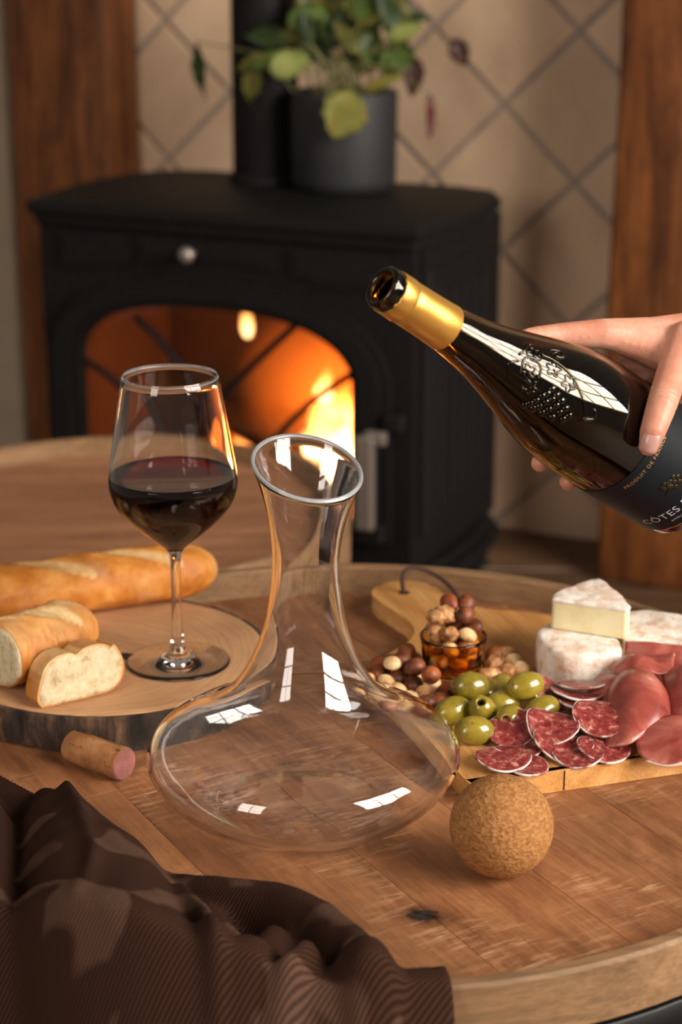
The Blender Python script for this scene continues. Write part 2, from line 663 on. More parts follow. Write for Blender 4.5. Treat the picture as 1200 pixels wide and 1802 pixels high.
def spart(name, bm, m, parent=None, smooth=False, sharp=None):
    """stove part given in stove coordinates: x along the front, y to the back, z world height."""
    bmesh.ops.recalc_face_normals(bm, faces=bm.faces[:])
    bmesh.ops.translate(bm, vec=(0, 0, -FLOOR), verts=bm.verts[:])
    o = obj(name, bm, m, parent or stove, local=True, smooth=smooth)
    if sharp:
        auto_sharp(o, sharp)
    return o


def round_rect(x0, x1, y0, y1, r, n=6):
    out = []
    for cx, cy, a in ((x1 - r, y0 + r, -90), (x1 - r, y1 - r, 0), (x0 + r, y1 - r, 90), (x0 + r, y0 + r, 180)):
        for k in range(n + 1):
            t = radians(a + 90 * k / n)
            out.append((cx + r * cos(t), cy + r * sin(t)))
    return out


W = 0.70
bm = bmesh.new()
# stepped top slab: bowed sides, rounded back corners
slab = [(0.0, 0.0), (W, 0.0), (W + 0.012, 0.12), (W + 0.018, 0.25), (W + 0.008, 0.36), (W - 0.03, 0.425), (W - 0.10, 0.45), (0.10, 0.45), (0.03, 0.425), (-0.008, 0.36), (-0.018, 0.25), (-0.012, 0.12)]
add_prism(bm, slab, 0.108, 0.130, bevel=0.006, seg=3)
inn = [(0.35 + (x - 0.35) * 0.975, 0.225 + (y - 0.225) * 0.96) for x, y in slab]
add_prism(bm, inn, 0.090, 0.109, bevel=0.006, seg=3)
spart('top_plate', bm, M['iron'], smooth=True, sharp=40)

AX = 0.338


def arch(x, xh, zs, za):
    """arch height over half-width xh, springing at zs, crown at za (elliptic, flattened)."""
    u = min(1, abs(x - AX) / xh)
    return zs + (za - zs) * (1 - u ** 2.6) ** (1 / 2.0)


def arch_line(xh, zs, za, zb, n=28):
    pts = [(AX - xh, zb)]
    for k in range(n + 1):
        a = pi - pi * k / n
        x = AX + xh * cos(a)
        pts.append((x, arch(x, xh * 1.0001, zs, za)))
    pts.append((AX + xh, zb))
    return pts


def arch_band(bm, A, B, y0, y1):
    """solid band between two outlines with equal point counts, from y0 to y1."""
    n = len(A)
    a0 = [bm.verts.new((x, y0, z)) for x, z in A]
    b0 = [bm.verts.new((x, y0, z)) for x, z in B]
    a1 = [bm.verts.new((x, y1, z)) for x, z in A]
    b1 = [bm.verts.new((x, y1, z)) for x, z in B]
    for i in range(n - 1):
        bm.faces.new((a0[i], a0[i + 1], b0[i + 1], b0[i]))
        bm.faces.new((a1[i + 1], a1[i], b1[i], b1[i + 1]))
        bm.faces.new((a1[i], a1[i + 1], a0[i + 1], a0[i]))
        bm.faces.new((b0[i], b0[i + 1], b1[i + 1], b1[i]))
    for q in (0, n - 1):
        bm.faces.new((a0[q], b0[q], b1[q], a1[q]))
    return bm


ZB = -0.385
# body: front face with the arched hole, sides, back
bm = bmesh.new()
outer = arch_line(0.290, -0.129, 0.004, ZB)
n = len(outer)
top = [(0.012 + (0.676) * k / (n - 3), 0.094) for k in range(n - 2)]
top = [(0.012, ZB)] + top + [(0.688, ZB)]
arch_band(bm, top, outer, 0.020, 0.060)
add_box(bm, (0.35, 0.04, -0.415), (0.676, 0.04, 0.06))
add_box(bm, (0.35, 0.41, -0.175), (0.66, 0.02, 0.54))
spart('body', bm, M['iron'], smooth=True, sharp=30)
for sx, nm in ((0.020, 'side_panel'), (0.680, 'side_panel')):
    bm = bmesh.new()
    s = 1 if sx > 0.3 else -1
    add_box(bm, (sx, 0.232, -0.175), (0.016, 0.384, 0.54), bevel=0.003)
    add_box(bm, (sx + s * 0.009, 0.225, -0.17), (0.008, 0.29, 0.44), bevel=0.004)
    add_box(bm, (sx + s * 0.014, 0.225, -0.17), (0.006, 0.24, 0.39), bevel=0.003)
    for k in range(5):
        add_box(bm, (sx + s * 0.0185, 0.135 + k * 0.045, -0.17), (0.006, 0.022, 0.36), bevel=0.0025)
    spart(nm, bm, M['iron'])
# raised frieze panels
for x0, x1 in ((0.05, 0.185), (0.203, 0.455), (0.477, 0.648)):
    bm = bmesh.new()
    zlo = lambda x: max(arch(x, 0.33, -0.13, 0.030) + 0.016, 0.02 if 0.1 < x < 0.58 else -0.0)
    N = 10
    A = [(x0 + (x1 - x0) * k / N, 0.082) for k in range(N + 1)]
    B = [(x, min(max(zlo(x), 0.022), 0.06)) for x, _ in A]
    arch_band(bm, A, B, 0.014, 0.021)
    A2 = [(x0 + 0.012 + (x1 - x0 - 0.024) * k / N, 0.073) for k in range(N + 1)]
    B2 = [(x, min(max(zlo(x), 0.022), 0.06) + 0.010) for x, _ in A2]
    arch_band(bm, A2, B2, 0.010, 0.015)
    spart('frieze_panel', bm, M['iron'])
bm = bmesh.new()
K = Matrix.Translation((0.306, 0.010, 0.062)) @ Matrix.Rotation(radians(90), 4, 'X')
add_lathe(bm, spline_prof([(0.0, 0.030), (0.009, 0.028), (0.0135, 0.021), (0.011, 0.014), (0.006, 0.009), (0.006, 0.0)], 4), 20, M=K)
spart('air_knob', bm, M['steel'], smooth=True)

door = None
bm = bmesh.new()
arch_band(bm, arch_line(0.316, -0.132, 0.024, ZB), arch_line(0.300, -0.130, 0.012, ZB), 0.004, 0.03)
arch_band(bm, arch_line(0.301, -0.130, 0.013, ZB), arch_line(0.268, -0.128, -0.012, ZB), -0.006, 0.03)
arch_band(bm, arch_line(0.269, -0.128, -0.011, ZB), arch_line(0.252, -0.126, -0.026, ZB + 0.03), 0.004, 0.03)
add_box(bm, (AX, 0.014, ZB + 0.016), (0.62, 0.036, 0.034), bevel=0.004)
door = spart('door', bm, M['iron'], smooth=True, sharp=30)
bm = bmesh.new()
pl = arch_line(0.262, -0.127, -0.02, ZB + 0.02)
vs = [bm.verts.new((x, 0.030, z)) for x, z in pl]
bm.faces.new(vs)
r_ = bmesh.ops.extrude_face_region(bm, geom=bm.faces[:])
bmesh.ops.translate(bm, vec=(0, 0.003, 0), verts=[v for v in r_['geom'] if isinstance(v, bmesh.types.BMVert)])
spart('glass_pane', bm, M['pane'], door)
for pts in ([(0.189, -0.055), (0.247, -0.103), (0.33, -0.202), (0.382, -0.284), (0.41, -0.36)],
            [(0.492, -0.036), (0.406, -0.117), (0.347, -0.18), (0.302, -0.254), (0.265, -0.36)],
            [(0.585, -0.112), (0.518, -0.162), (0.445, -0.238), (0.40, -0.31), (0.38, -0.36)],
            [(0.086, -0.138), (0.135, -0.163), (0.2, -0.216), (0.241, -0.291), (0.265, -0.36)]):
    bm = bmesh.new()
    add_tube(bm, [(x, 0.024, z) for x, z in smooth_pts([(a, b, 0) for a, b in pts], 5) for x, z in [(x, z)]] if False else [(p.x, 0.022, p.y) for p in smooth_pts([(a, b, 0) for a, b in pts], 5)], 0.0062, 8)
    spart('lattice_bar', bm, M['iron'], door, smooth=True)
bm = bmesh.new()
add_box(bm, (0.629, -0.03, -0.275), (0.030, 0.018, 0.155), bevel=0.004, seg=2)
add_box(bm, (0.645, -0.026, -0.200), (0.036, 0.016, 0.022), bevel=0.004, seg=2)
add_box(bm, (0.640, -0.012, -0.205), (0.020, 0.03, 0.018), bevel=0.002)
spart('door_handle', bm, M['steel'], door)
bm = bmesh.new()
add_box(bm, (0.668, -0.002, -0.178), (0.034, 0.03, 0.030), bevel=0.006, seg=2)
spart('door_catch', bm, M['iron'])
# firebox
bm = bmesh.new()
add_box(bm, (AX, 0.385, -0.17), (0.60, 0.02, 0.47))
add_box(bm, (0.045, 0.225, -0.17), (0.02, 0.31, 0.47))
add_box(bm, (0.645, 0.225, -0.17), (0.02, 0.31, 0.47))
add_box(bm, (AX, 0.225, 0.075), (0.62, 0.31, 0.02))
spart('firebox_lining', bm, M['brick_lining'])
bm = bmesh.new()
bmesh.ops.create_grid(bm, x_segments=24, y_segments=12, size=0.5)
for v in bm.verts:
    v.co = Vector((AX + v.co.x * 0.58, 0.22 + v.co.y * 0.30, -0.392 + 0.008 * mnoise.noise(Vector((v.co.x * 12, v.co.y * 8, 0)))))
spart('ash_bed', bm, M['ash'], smooth=True)
# base plinth + feet
bm = bmesh.new()
base = [(0.35 + (x - 0.35) * 1.03, 0.225 + (y - 0.225) * 1.04) for x, y in slab]
add_prism(bm, base, -0.480, -0.455, bevel=0.006, seg=2)
add_prism(bm, [(0.35 + (x - 0.35) * 0.99, 0.225 + (y - 0.225) * 0.97) for x, y in slab], -0.456, -0.438, bevel=0.005, seg=2)
spart('base_plate', bm, M['iron'], smooth=True, sharp=40)
for x in (0.05, 0.65):
    for y in (0.05, 0.40):
        bm = bmesh.new()
        s = 1 if x > 0.3 else -1
        add_tube(bm, smooth_pts([(x, y, -0.478), (x + s * 0.012, y, -0.51), (x + s * 0.006, y, -0.54), (x + s * 0.022, y, FLOOR + 0.001)], 4), [0.032, 0.031, 0.030, 0.029, 0.027, 0.026, 0.024, 0.022, 0.021, 0.021, 0.022, 0.025, 0.027], 10)
        spart('foot', bm, M['iron'], smooth=True)
bm = bmesh.new()
K = Matrix.Translation((0.270, 0.355, 0))
add_lathe(bm, [(0.055, 0.1285), (0.064, 0.1305), (0.064, 0.142), (0.062, 0.146), (0.058, 0.150), (0.058, 1.15), (0.054, 1.15), (0.054, 0.128)], 40, M=K)
spart('flue_pipe', bm, M['iron'], smooth=True, sharp=40)

# logs and fire
M['log'] = plain('charred_log', '2a1a12', 0.95, var=0.6, bump=0.9, bscale=60, bdist=0.006)
t = NT('flame')
tc = t.n('ShaderNodeTexCoord').outputs['Generated']
sp = t.n('ShaderNodeSeparateXYZ', Vector=tc)
hz = t.math('ADD', sp.outputs[2], t.math('MULTIPLY_ADD', t.noise(tc, 3.0, 3), 0.5, -0.25))
colr = t.ramp(hz, [(0.0, (1.0, 0.68, 0.36)), (0.45, (1.0, 0.46, 0.13)), (0.8, (1.0, 0.18, 0.015)), (1.0, (0.8, 0.08, 0.0))])
st = t.n('ShaderNodeMapRange', Value=hz)
for i_, v_ in ((1, 0.0), (2, 1.0), (3, 280.0), (4, 16.0)):
    st.inputs[i_].default_value = v_
em = t.n('ShaderNodeEmission', Color=colr, Strength=st.outputs[0])
t.put(t.out.inputs['Volume'], em.outputs[0])
t.t.nodes.remove(t.b)
M['flame'] = t.m


def stove_world(x, y, z):
    return SM @ Vector((x, y, z))


for (p, q, r, lab) in (((0.16, 0.19, -0.346), (0.50, 0.16, -0.338), 0.030, 'charred log lying lowest behind the stove glass'),
                       ((0.30, 0.29, -0.345), (0.57, 0.26, -0.335), 0.032, 'charred log at the back right of the firebox'),
                       ((0.22, 0.245, -0.268), (0.53, 0.205, -0.268), 0.028, 'charred log laid across the other two in the fire')):
    bm = bmesh.new()
    pts = [Vector(p).lerp(Vector(q), k / 12) for k in range(13)]
    add_tube(bm, pts, [r * (1 + 0.12 * mnoise.noise(Vector((k * 0.6, r * 90, 0)))) for k in range(13)], 14)
    for v in bm.verts:
        v.co += 0.004 * mnoise.noise_vector(v.co * 30)
        v.co = stove_world(*v.co)
    tag(obj('log', bm, M['log']), lab, 'log', 'logs in the stove')
fire = thing('fire', 'orange log fire burning behind the arched stove glass', 'fire', stove_world(0.40, 0.2, -0.37), (0, 0, ST_ANG))
for (x, y, z, r, h) in ((0.540, 0.15, -0.355, 0.058, 0.25), (0.485, 0.19, -0.35, 0.062, 0.20), (0.565, 0.20, -0.35, 0.050, 0.20), (0.435, 0.23, -0.34, 0.045, 0.16),
                        (0.333, 0.10, -0.330, 0.034, 0.085), (0.412, 0.29, -0.245, 0.018, 0.085), (0.262, 0.29, -0.140, 0.014, 0.085), (0.525, 0.28, -0.34, 0.06, 0.30), (0.565, 0.12, -0.35, 0.045, 0.17)):
    bm = bmesh.new()
    add_lathe(bm, spline_prof([(0.0, 0.0), (0.6 * r, 0.04 * h), (r, 0.22 * h), (0.86 * r, 0.42 * h), (0.5 * r, 0.65 * h), (0.2 * r, 0.85 * h), (0.0, h)], 4), 16)
    ph = random.uniform(0, 6)
    for v in bm.verts:
        f = v.co.z / h
        v.co.x += 0.5 * r * f * sin(4.5 * f + ph)
        v.co.y *= 0.8
        v.co += 0.25 * r * mnoise.noise_vector(v.co * 25 + Vector((ph, 0, 0)))
        v.co = stove_world(x + v.co.x, y + v.co.y, z + v.co.z)
    obj('flame', bm, M['flame'], fire)
t = NT('glow_haze')  # soft orange glow added around the flames as an emissive volume
gc = t.n('ShaderNodeVectorMath', _operation='SUBTRACT', i0=t.n('ShaderNodeTexCoord').outputs['Generated'], i1=(0.5, 0.5, 0.5)).outputs[0]
gl_ = t.n('ShaderNodeVectorMath', _operation='LENGTH', i0=gc).outputs['Value']
fall = t.math('POWER', t.math('MAXIMUM', t.math('MULTIPLY_ADD', gl_, -2.0, 1.0), 0.0), 1.2)
t.put(t.out.inputs['Volume'], t.n('ShaderNodeEmission', Color=(1.0, 0.19, 0.014, 1), Strength=t.math('MULTIPLY', fall, 13.0)).outputs[0])
t.t.nodes.remove(t.b)
M['glow_haze'] = t.m
for (x, y, z, rx, rz) in ((0.50, 0.205, -0.22, 0.125, 0.145), (0.44, 0.215, -0.19, 0.165, 0.150)):
    bm = bmesh.new()
    bmesh.ops.create_icosphere(bm, subdivisions=3, radius=1)
    for v in bm.verts:
        v.co *= 1 + 0.18 * mnoise.noise(v.co * 1.7)
        v.co = stove_world(x + v.co.x * rx, y + v.co.y * 0.10, z + v.co.z * rz)
    o = obj('flame', bm, M['glow_haze'], fire)
    o['label'] = 'faint orange glow volume added around the flames'
point('fire_glow', stove_world(0.545, 0.13, -0.24), 11.0, (1.0, 0.21, 0.018), 0.05)
point('fire_glow_low', stove_world(0.36, 0.14, -0.28), 0.12, (1.0, 0.2, 0.02), 0.04)

# ------------------------------------------------------------------ potted plant on the stove
PC = stove_world(0.430, 0.335, 0.1305)
plant = thing('potted_plant', 'leafy green trailing plant in a ribbed dark grey pot on the stove top', 'plant', PC)
M['pot'] = plain('pot_grey', '202022', 0.6, var=0.1)
bm = bmesh.new()
prof = [(0.0, 0.0), (0.080, 0.0), (0.086, 0.004), (0.090, 0.02), (0.092, 0.162), (0.0905, 0.166), (0.086, 0.166), (0.0845, 0.162), (0.083, 0.135), (0.0, 0.135)]
seg = 216
add_lathe(bm, prof, seg, fn=lambda x, y, z: (x, y, z))
for v in bm.verts:
    rr = math.hypot(v.co.x, v.co.y)
    if rr > 0.0895 and 0.02 <= v.co.z < 0.164:
        a = atan2(v.co.y, v.co.x)
        s = 1 - 0.012 * (0.5 + 0.5 * cos(72 * a))
        v.co.x *= s
        v.co.y *= s
    v.co += PC
obj('pot', bm, M['pot'], plant)
M['soil'] = plain('soil', '2a1d14', 1.0, var=0.5, bump=1, bscale=120, bdist=0.004)
bm = bmesh.new()
bmesh.ops.create_circle(bm, cap_ends=True, segments=32, radius=0.0835)
bmesh.ops.subdivide_edges(bm, edges=bm.edges[:], cuts=1)
for v in bm.verts:
    v.co += PC + Vector((0, 0, 0.150 + 0.004 * mnoise.noise(v.co * 60)))
obj('soil', bm, M['soil'], plant)


def leaf_material(name, a, b, c):
    t = NT(name)
    v = t.coords((1, 1, 1))
    col = t.ramp(t.noise(v, 45, 4), [(0.3, lin(a)), (0.5, lin(b)), (0.72, lin(c))])
    t.set(Base__Color=col, Roughness=0.45, Subsurface__Weight=0.0)
    t.bump(t.noise(v, 300, 2), 0.3, 0.0008)
    return t.m


LM = {'g': leaf_material('leaf_green', '3f5422', '5c7430', '7c8d42'), 'y': leaf_material('leaf_yellow_green', '7d7f33', '9c9a4a', 'a58a3a'),
      'd': leaf_material('leaf_dark_green', '26351c', '3b4f26', '50632e'), 'b': leaf_material('leaf_brown', '2c120d', '431d14', '55281a'),
      'r': leaf_material('leaf_red', '4a1416', '6b2226', '7d3a36'), 'o': leaf_material('leaf_olive', '4c5024', '6b6a30', '867a38'),
      'l': leaf_material('leaf_light', '8b9a4c', 'a3ad60', 'b3b76d')}
M['stem'] = plain('stem', '6d6a3c', 0.6, var=0.3)


def leaf_mesh(L, Wd, droop, kind='oval'):
    bm = bmesh.new()
    N = 8
    rows = []
    for i in range(N + 1):
        u = i / N
        w = Wd * 0.5 * (sin(pi * min(1, u ** 0.8)) ** 0.8 if 0 < i < N else 0.04)
        if 0 < i < N:
            w *= 1 + (0.12 if i % 2 else -0.06)
        row = []
        for j in (-2, -1, 0, 1, 2):
            y = w * j / 2
            z = 0.18 * abs(y) - droop * L * u * u + 0.03 * L * sin(7 * u + j)
            row.append(bm.verts.new((L * u, y, z)))
        rows.append(row)
    for i in range(N):
        for j in range(4):
            bm.faces.new((rows[i][j], rows[i + 1][j], rows[i + 1][j + 1], rows[i][j + 1]))
    return bm


def add_leaf(p, ang, L, Wd, mk, face=(0.1, -1, 0.35), droop=0.15):
    """leaf whose tip direction makes angle ang with +X in the upright plane, base so that its centre is at p."""
    xd = Vector((cos(radians(ang)), random.uniform(-0.25, 0.25), sin(radians(ang)))).normalized()
    nz = Vector(face)
    nz = (nz - xd * nz.dot(xd)).normalized()
    yd = nz.cross(xd)
    R = Matrix((xd, yd, nz)).transposed()
    p = Vector(p)
    bm = leaf_mesh(L, Wd, droop)
    for v in bm.verts:
        v.co = R @ (v.co - Vector((L * 0.5, 0, 0))) + p
    r_ = bmesh.ops.solidify(bm, geom=bm.faces[:], thickness=0.0006)
    obj('leaf', bm, LM[mk], plant)
    return p - xd * (L * 0.5)


def add_stem(a, b, sag=0.02, r=0.0017):
    a, b = Vector(a), Vector(b)
    m = a.lerp(b, 0.55) + Vector((0, 0, sag))
    bm = bmesh.new()
    P = smooth_pts([a, a.lerp(m, 0.55) + Vector((0, 0, sag * 0.8)), m, b], 5)
    add_tube(bm, P, r, 6)
    obj('stem', bm, M['stem'], plant)


LV = [((-0.085, 3.198, 0.345), 20, 0.072, 0.052, 'l', (0.1, -0.9, 0.5), 0.05), ((-0.150, 3.217, 0.345), 200, 0.06, 0.026, 'o', (0, -1, 0.3), 0.2),
      ((-0.128, 3.21, 0.350), 40, 0.055, 0.030, 'g', (0, -1, 0.6), 0.1), ((-0.150, 3.225, 0.308), -105, 0.065, 0.034, 'o', (-0.2, -1, 0.2), 0.1),
      ((-0.242, 3.276, 0.327), -84, 0.098, 0.030, 'd', (-0.6, -0.6, 0.1), 0.08), ((-0.122, 3.235, 0.388), 172, 0.09, 0.045, 'd', (0, -0.7, 0.8), 0.12),
      ((-0.070, 3.23, 0.395), 25, 0.080, 0.036, 'o', (0, -0.8, 0.6), 0.1), ((0.005, 3.135, 0.268), -115, 0.082, 0.074, 'y', (0.1, -1, 0.2), 0.1),
      ((0.052, 3.235, 0.363), -60, 0.07, 0.05, 'g', (0.2, -1, 0.4), 0.1), ((0.081, 3.226, 0.336), -75, 0.06, 0.035, 'g', (0.4, -1, 0.2), 0.1),
      ((0.102, 3.289, 0.368), -80, 0.048, 0.030, 'b', (0.4, -1, 0.1), 0.1), ((0.122, 3.222, 0.322), -95, 0.066, 0.034, 'b', (0, -1, 0.1), 0.08),
      ((0.202, 3.286, 0.357), -60, 0.052, 0.036, 'b', (0.2, -1, 0.1), 0.1), ((0.150, 3.201, 0.258), -88, 0.072, 0.020, 'r', (0.5, -0.8, 0), 0.06),
      ((0.07, 3.17, 0.318), 25, 0.07, 0.022, 'y', (0, -0.8, 0.6), 0.1), ((-0.050, 3.26, 0.374), 120, 0.07, 0.05, 'd', (0, -1, 0.4), 0.1),
      ((-0.010, 3.36, 0.418), 80, 0.085, 0.06, 'g', (0, -1, 0.3), 0.15), ((0.049, 3.34, 0.421), 60, 0.08, 0.055, 'd', (0.2, -1, 0.5), 0.15),
      ((-0.050, 3.25, 0.432), 110, 0.085, 0.06, 'o', (0, -1, 0.5), 0.2), ((0.020, 3.36, 0.388), -30, 0.06, 0.03, 'd', (0, -1, 0.6), 0.1),
      ((0.115, 3.30, 0.415), 15, 0.08, 0.035, 'd', (0, -0.7, 0.8), 0.2), ((0.03, 3.25, 0.345), -100, 0.055, 0.045, 'd', (0, -1, 0.3), 0.1),
      ((-0.03, 3.24, 0.352), -70, 0.05, 0.03, 'd', (0, -1, 0.3), 0.1), ((0.045, 3.26, 0.395), 95, 0.06, 0.04, 'g', (0.1, -1, 0.4), 0.1),
      ((-0.01, 3.3, 0.47), 90, 0.08, 0.06, 'd', (0, -1, 0.4), 0.2), ((0.09, 3.3, 0.46), 50, 0.08, 0.05, 'g', (0, -1, 0.4), 0.2)]
rl = random.Random(3)
for k in range(16):
    LV.append(((rl.uniform(-0.06, 0.11), rl.uniform(3.19, 3.26), rl.uniform(0.355, 0.47)), rl.uniform(20, 160), rl.uniform(0.05, 0.08), rl.uniform(0.028, 0.05), rl.choice('ggdool'), (rl.uniform(-0.4, 0.4), -1, rl.uniform(0.1, 0.8)), 0.15))
for k, (p, a, L, Wd, mk, fc, dr) in enumerate(LV):
    b = add_leaf(p, a, L, Wd, mk, fc, dr)
    an = 2 * pi * k * 0.381
    root = PC + Vector((0.045 * cos(an), 0.045 * sin(an), 0.150))
    root.x += 0.25 * (b.x - PC.x) * 0.5
    add_stem(root, b, 0.03 if p[2] < 0.36 else 0.01)

# ------------------------------------------------------------------ wood slice under the bread and glass
SLC, SLR, SLZ = Vector((-0.185, 1.394, 0)), 0.1255, 0.030
t = NT('slice_top')
tc = t.n('ShaderNodeTexCoord').outputs['Object']
warp = t.n('ShaderNodeVectorMath', _operation='ADD', i0=tc, i1=t.n('ShaderNodeVectorMath', _operation='SCALE', i0=t.n('ShaderNodeTexNoise', Vector=tc, Scale=14).outputs[1], Scale=0.03).outputs[0])
ln = t.n('ShaderNodeVectorMath', _operation='LENGTH', i0=t.n('ShaderNodeVectorMath', _operation='MULTIPLY', i0=warp.outputs[0], i1=(1, 1, 0)).outputs[0])
rings = t.n('ShaderNodeTexNoise', _noise_dimensions='1D', W=ln.outputs['Value'], Scale=480, Detail=2)
base = t.ramp(rings.outputs[0], [(0.3, lin('b48458')), (0.5, lin('c2946a')), (0.7, lin('c99c72'))])
base = t.mix(0.45, base, t.ramp(t.noise(tc, 30, 5), [(0.3, (0.62, 0.55, 0.5)), (0.6, (1.05, 1.05, 1.05))]), 'MULTIPLY')
t.set(Base__Color=base, Roughness=0.65)
t.bump(rings.outputs[0], 0.2, 0.0004)
M['slice_top'] = t.m
t = NT('bark')
v = t.coords((1, 1, 0.35), rnd=False)
base = t.ramp(t.noise(v, 60, 6, 0.65), [(0.33, lin('17110d')), (0.5, lin('3a2a20')), (0.62, lin('5f4632')), (0.75, lin('97714d'))])
t.set(Base__Color=base, Roughness=0.95)
t.bump(t.noise(v, 160, 5), 0.8, 0.003)
M['bark'] = t.m


def slice_r(a, k=0.0):
    d_ = abs((a - radians(146) + pi) % (2 * pi) - pi)
    return SLR * (1 - 0.15 * exp(-(d_ / 0.6) ** 2)) * (1 + 0.016 * mnoise.noise(Vector((cos(a) * 1.6, sin(a) * 1.6, 3))) + k * mnoise.noise(Vector((cos(a) * 22, sin(a) * 22, 7))))


ws = thing('wood_slice', 'thick round slice of tree trunk with dark bark edge, carrying bread and wine glass', 'serving board', SLC)
bm = bmesh.new()
NS = 160
rr_ = [0.0, 0.25, 0.5, 0.75, 0.93, 0.975, 0.985]
zz_ = [SLZ, SLZ, SLZ, SLZ, SLZ, SLZ - 0.0003, SLZ - 0.0015]
rings_ = []
for q, z in zip(rr_, zz_):
    rings_.append([bm.verts.new(SLC + Vector((q * slice_r(2 * pi * k / NS) * cos(2 * pi * k / NS), q * slice_r(2 * pi * k / NS) * sin(2 * pi * k / NS), z))) for k in range(NS)] if q else [bm.verts.new(SLC + Vector((0, 0, z)))])
bot = [bm.verts.new((v.co.x, v.co.y, 0.0006)) for v in rings_[-1]]
rings_.append(bot)
for A, B in zip(rings_[:-1], rings_[1:]):
    for k in range(NS):
        k2 = (k + 1) % NS
        bm.faces.new((A[0], B[k], B[k2]) if len(A) == 1 else (A[k], B[k], B[k2], A[k2]))
bm.faces.new(bot[::-1])
o = obj('cut_face', bm, M['slice_top'], ws)
o.data.transform(Matrix.Translation(-SLC))
o.matrix_parent_inverse = Matrix.Identity(4)
auto_sharp(o, 50)
bm = bmesh.new()
NB, NZ = 220, 12
rows = []
for j in range(NZ + 1):
    z = 0.0008 + (SLZ - 0.0016) * j / NZ
    row = []
    for k in range(NB):
        a = 2 * pi * k / NB
        d = 0.012 * mnoise.fractal(Vector((cos(a) * 26, sin(a) * 26, z * 40)), 1.0, 2.0, 4)
        r = slice_r(a, 0.004) * (0.995 + 0.012 * sin(pi * j / NZ)) + 0.0015 + 0.18 * d
        row.append(bm.verts.new(SLC + Vector((r * cos(a), r * sin(a), z))))
    rows.append(row)
rows.append([bm.verts.new(SLC + Vector((0.978 * slice_r(2 * pi * k / NB) * cos(2 * pi * k / NB), 0.978 * slice_r(2 * pi * k / NB) * sin(2 * pi * k / NB), SLZ - 0.0012))) for k in range(NB)])
for A, B in zip(rows[:-1], rows[1:]):
    for k in range(NB):
        bm.faces.new((A[k], A[(k + 1) % NB], B[(k + 1) % NB], B[k]))
obj('bark', bm, M['bark'], ws)
bm = bmesh.new()
bmesh.ops.create_icosphere(bm, subdivisions=3, radius=1)
KP = Vector((-0.176, 1.382, SLZ))
for v in bm.verts:
    v.co = Vector((v.co.x * 0.011, v.co.y * 0.007, max(v.co.z, -0.2) * 0.0018)) * (1 + 0.25 * mnoise.noise(v.co * 2)) + KP
obj('knot', bm, M['knot'], ws)

# ------------------------------------------------------------------ bread
t = NT('crust')
at = t.n('ShaderNodeAttribute', _attribute_name='pale')
v = t.coords((1, 1, 1))
n1 = t.noise(v, 38, 5, 0.6)
dark = t.ramp(n1, [(0.3, lin('a8601f')), (0.5, lin('c67c30')), (0.7, lin('d8964a'))])
pale = t.ramp(t.noise(v, 90, 4), [(0.3, lin('d9ab6c')), (0.6, lin('ecca94'))])
base = t.mix(at.outputs['Fac'], dark, pale)
fl = t.ramp(t.noise(v, 25, 5), [(0.55, (0, 0, 0)), (0.75, (1, 1, 1))])
base = t.mix(t.math('MULTIPLY', fl, 0.22), base, lin('e8d3b4'))
t.set(Base__Color=base, Roughness=0.5, Specular__IOR__Level=0.35)
t.bump(t.noise(v, 260, 5), 0.35, 0.0012)
M['crust'] = t.m
t = NT('crumb')
v = t.coords((1, 1, 1))
vo = t.n('ShaderNodeTexVoronoi', Vector=v, Scale=210)
n1 = t.noise(v, 130, 5, 0.65)
base = t.ramp(n1, [(0.3, lin('ab9168')), (0.47, lin('d3bf99')), (0.7, lin('e2d3b4'))])
base = t.mix(1, base, t.ramp(t.noise(v, 22, 3), [(0.35, (0.9, 0.88, 0.84)), (0.6, (1, 1, 1))]), 'MULTIPLY')
t.set(Base__Color=base, Roughness=0.85, Specular__IOR__Level=0.15)
t.bump(t.math('ADD', n1, t.math('MULTIPLY', vo.outputs['Distance'], 0.6)), 0.7, 0.0014)
M['crumb'] = t.m


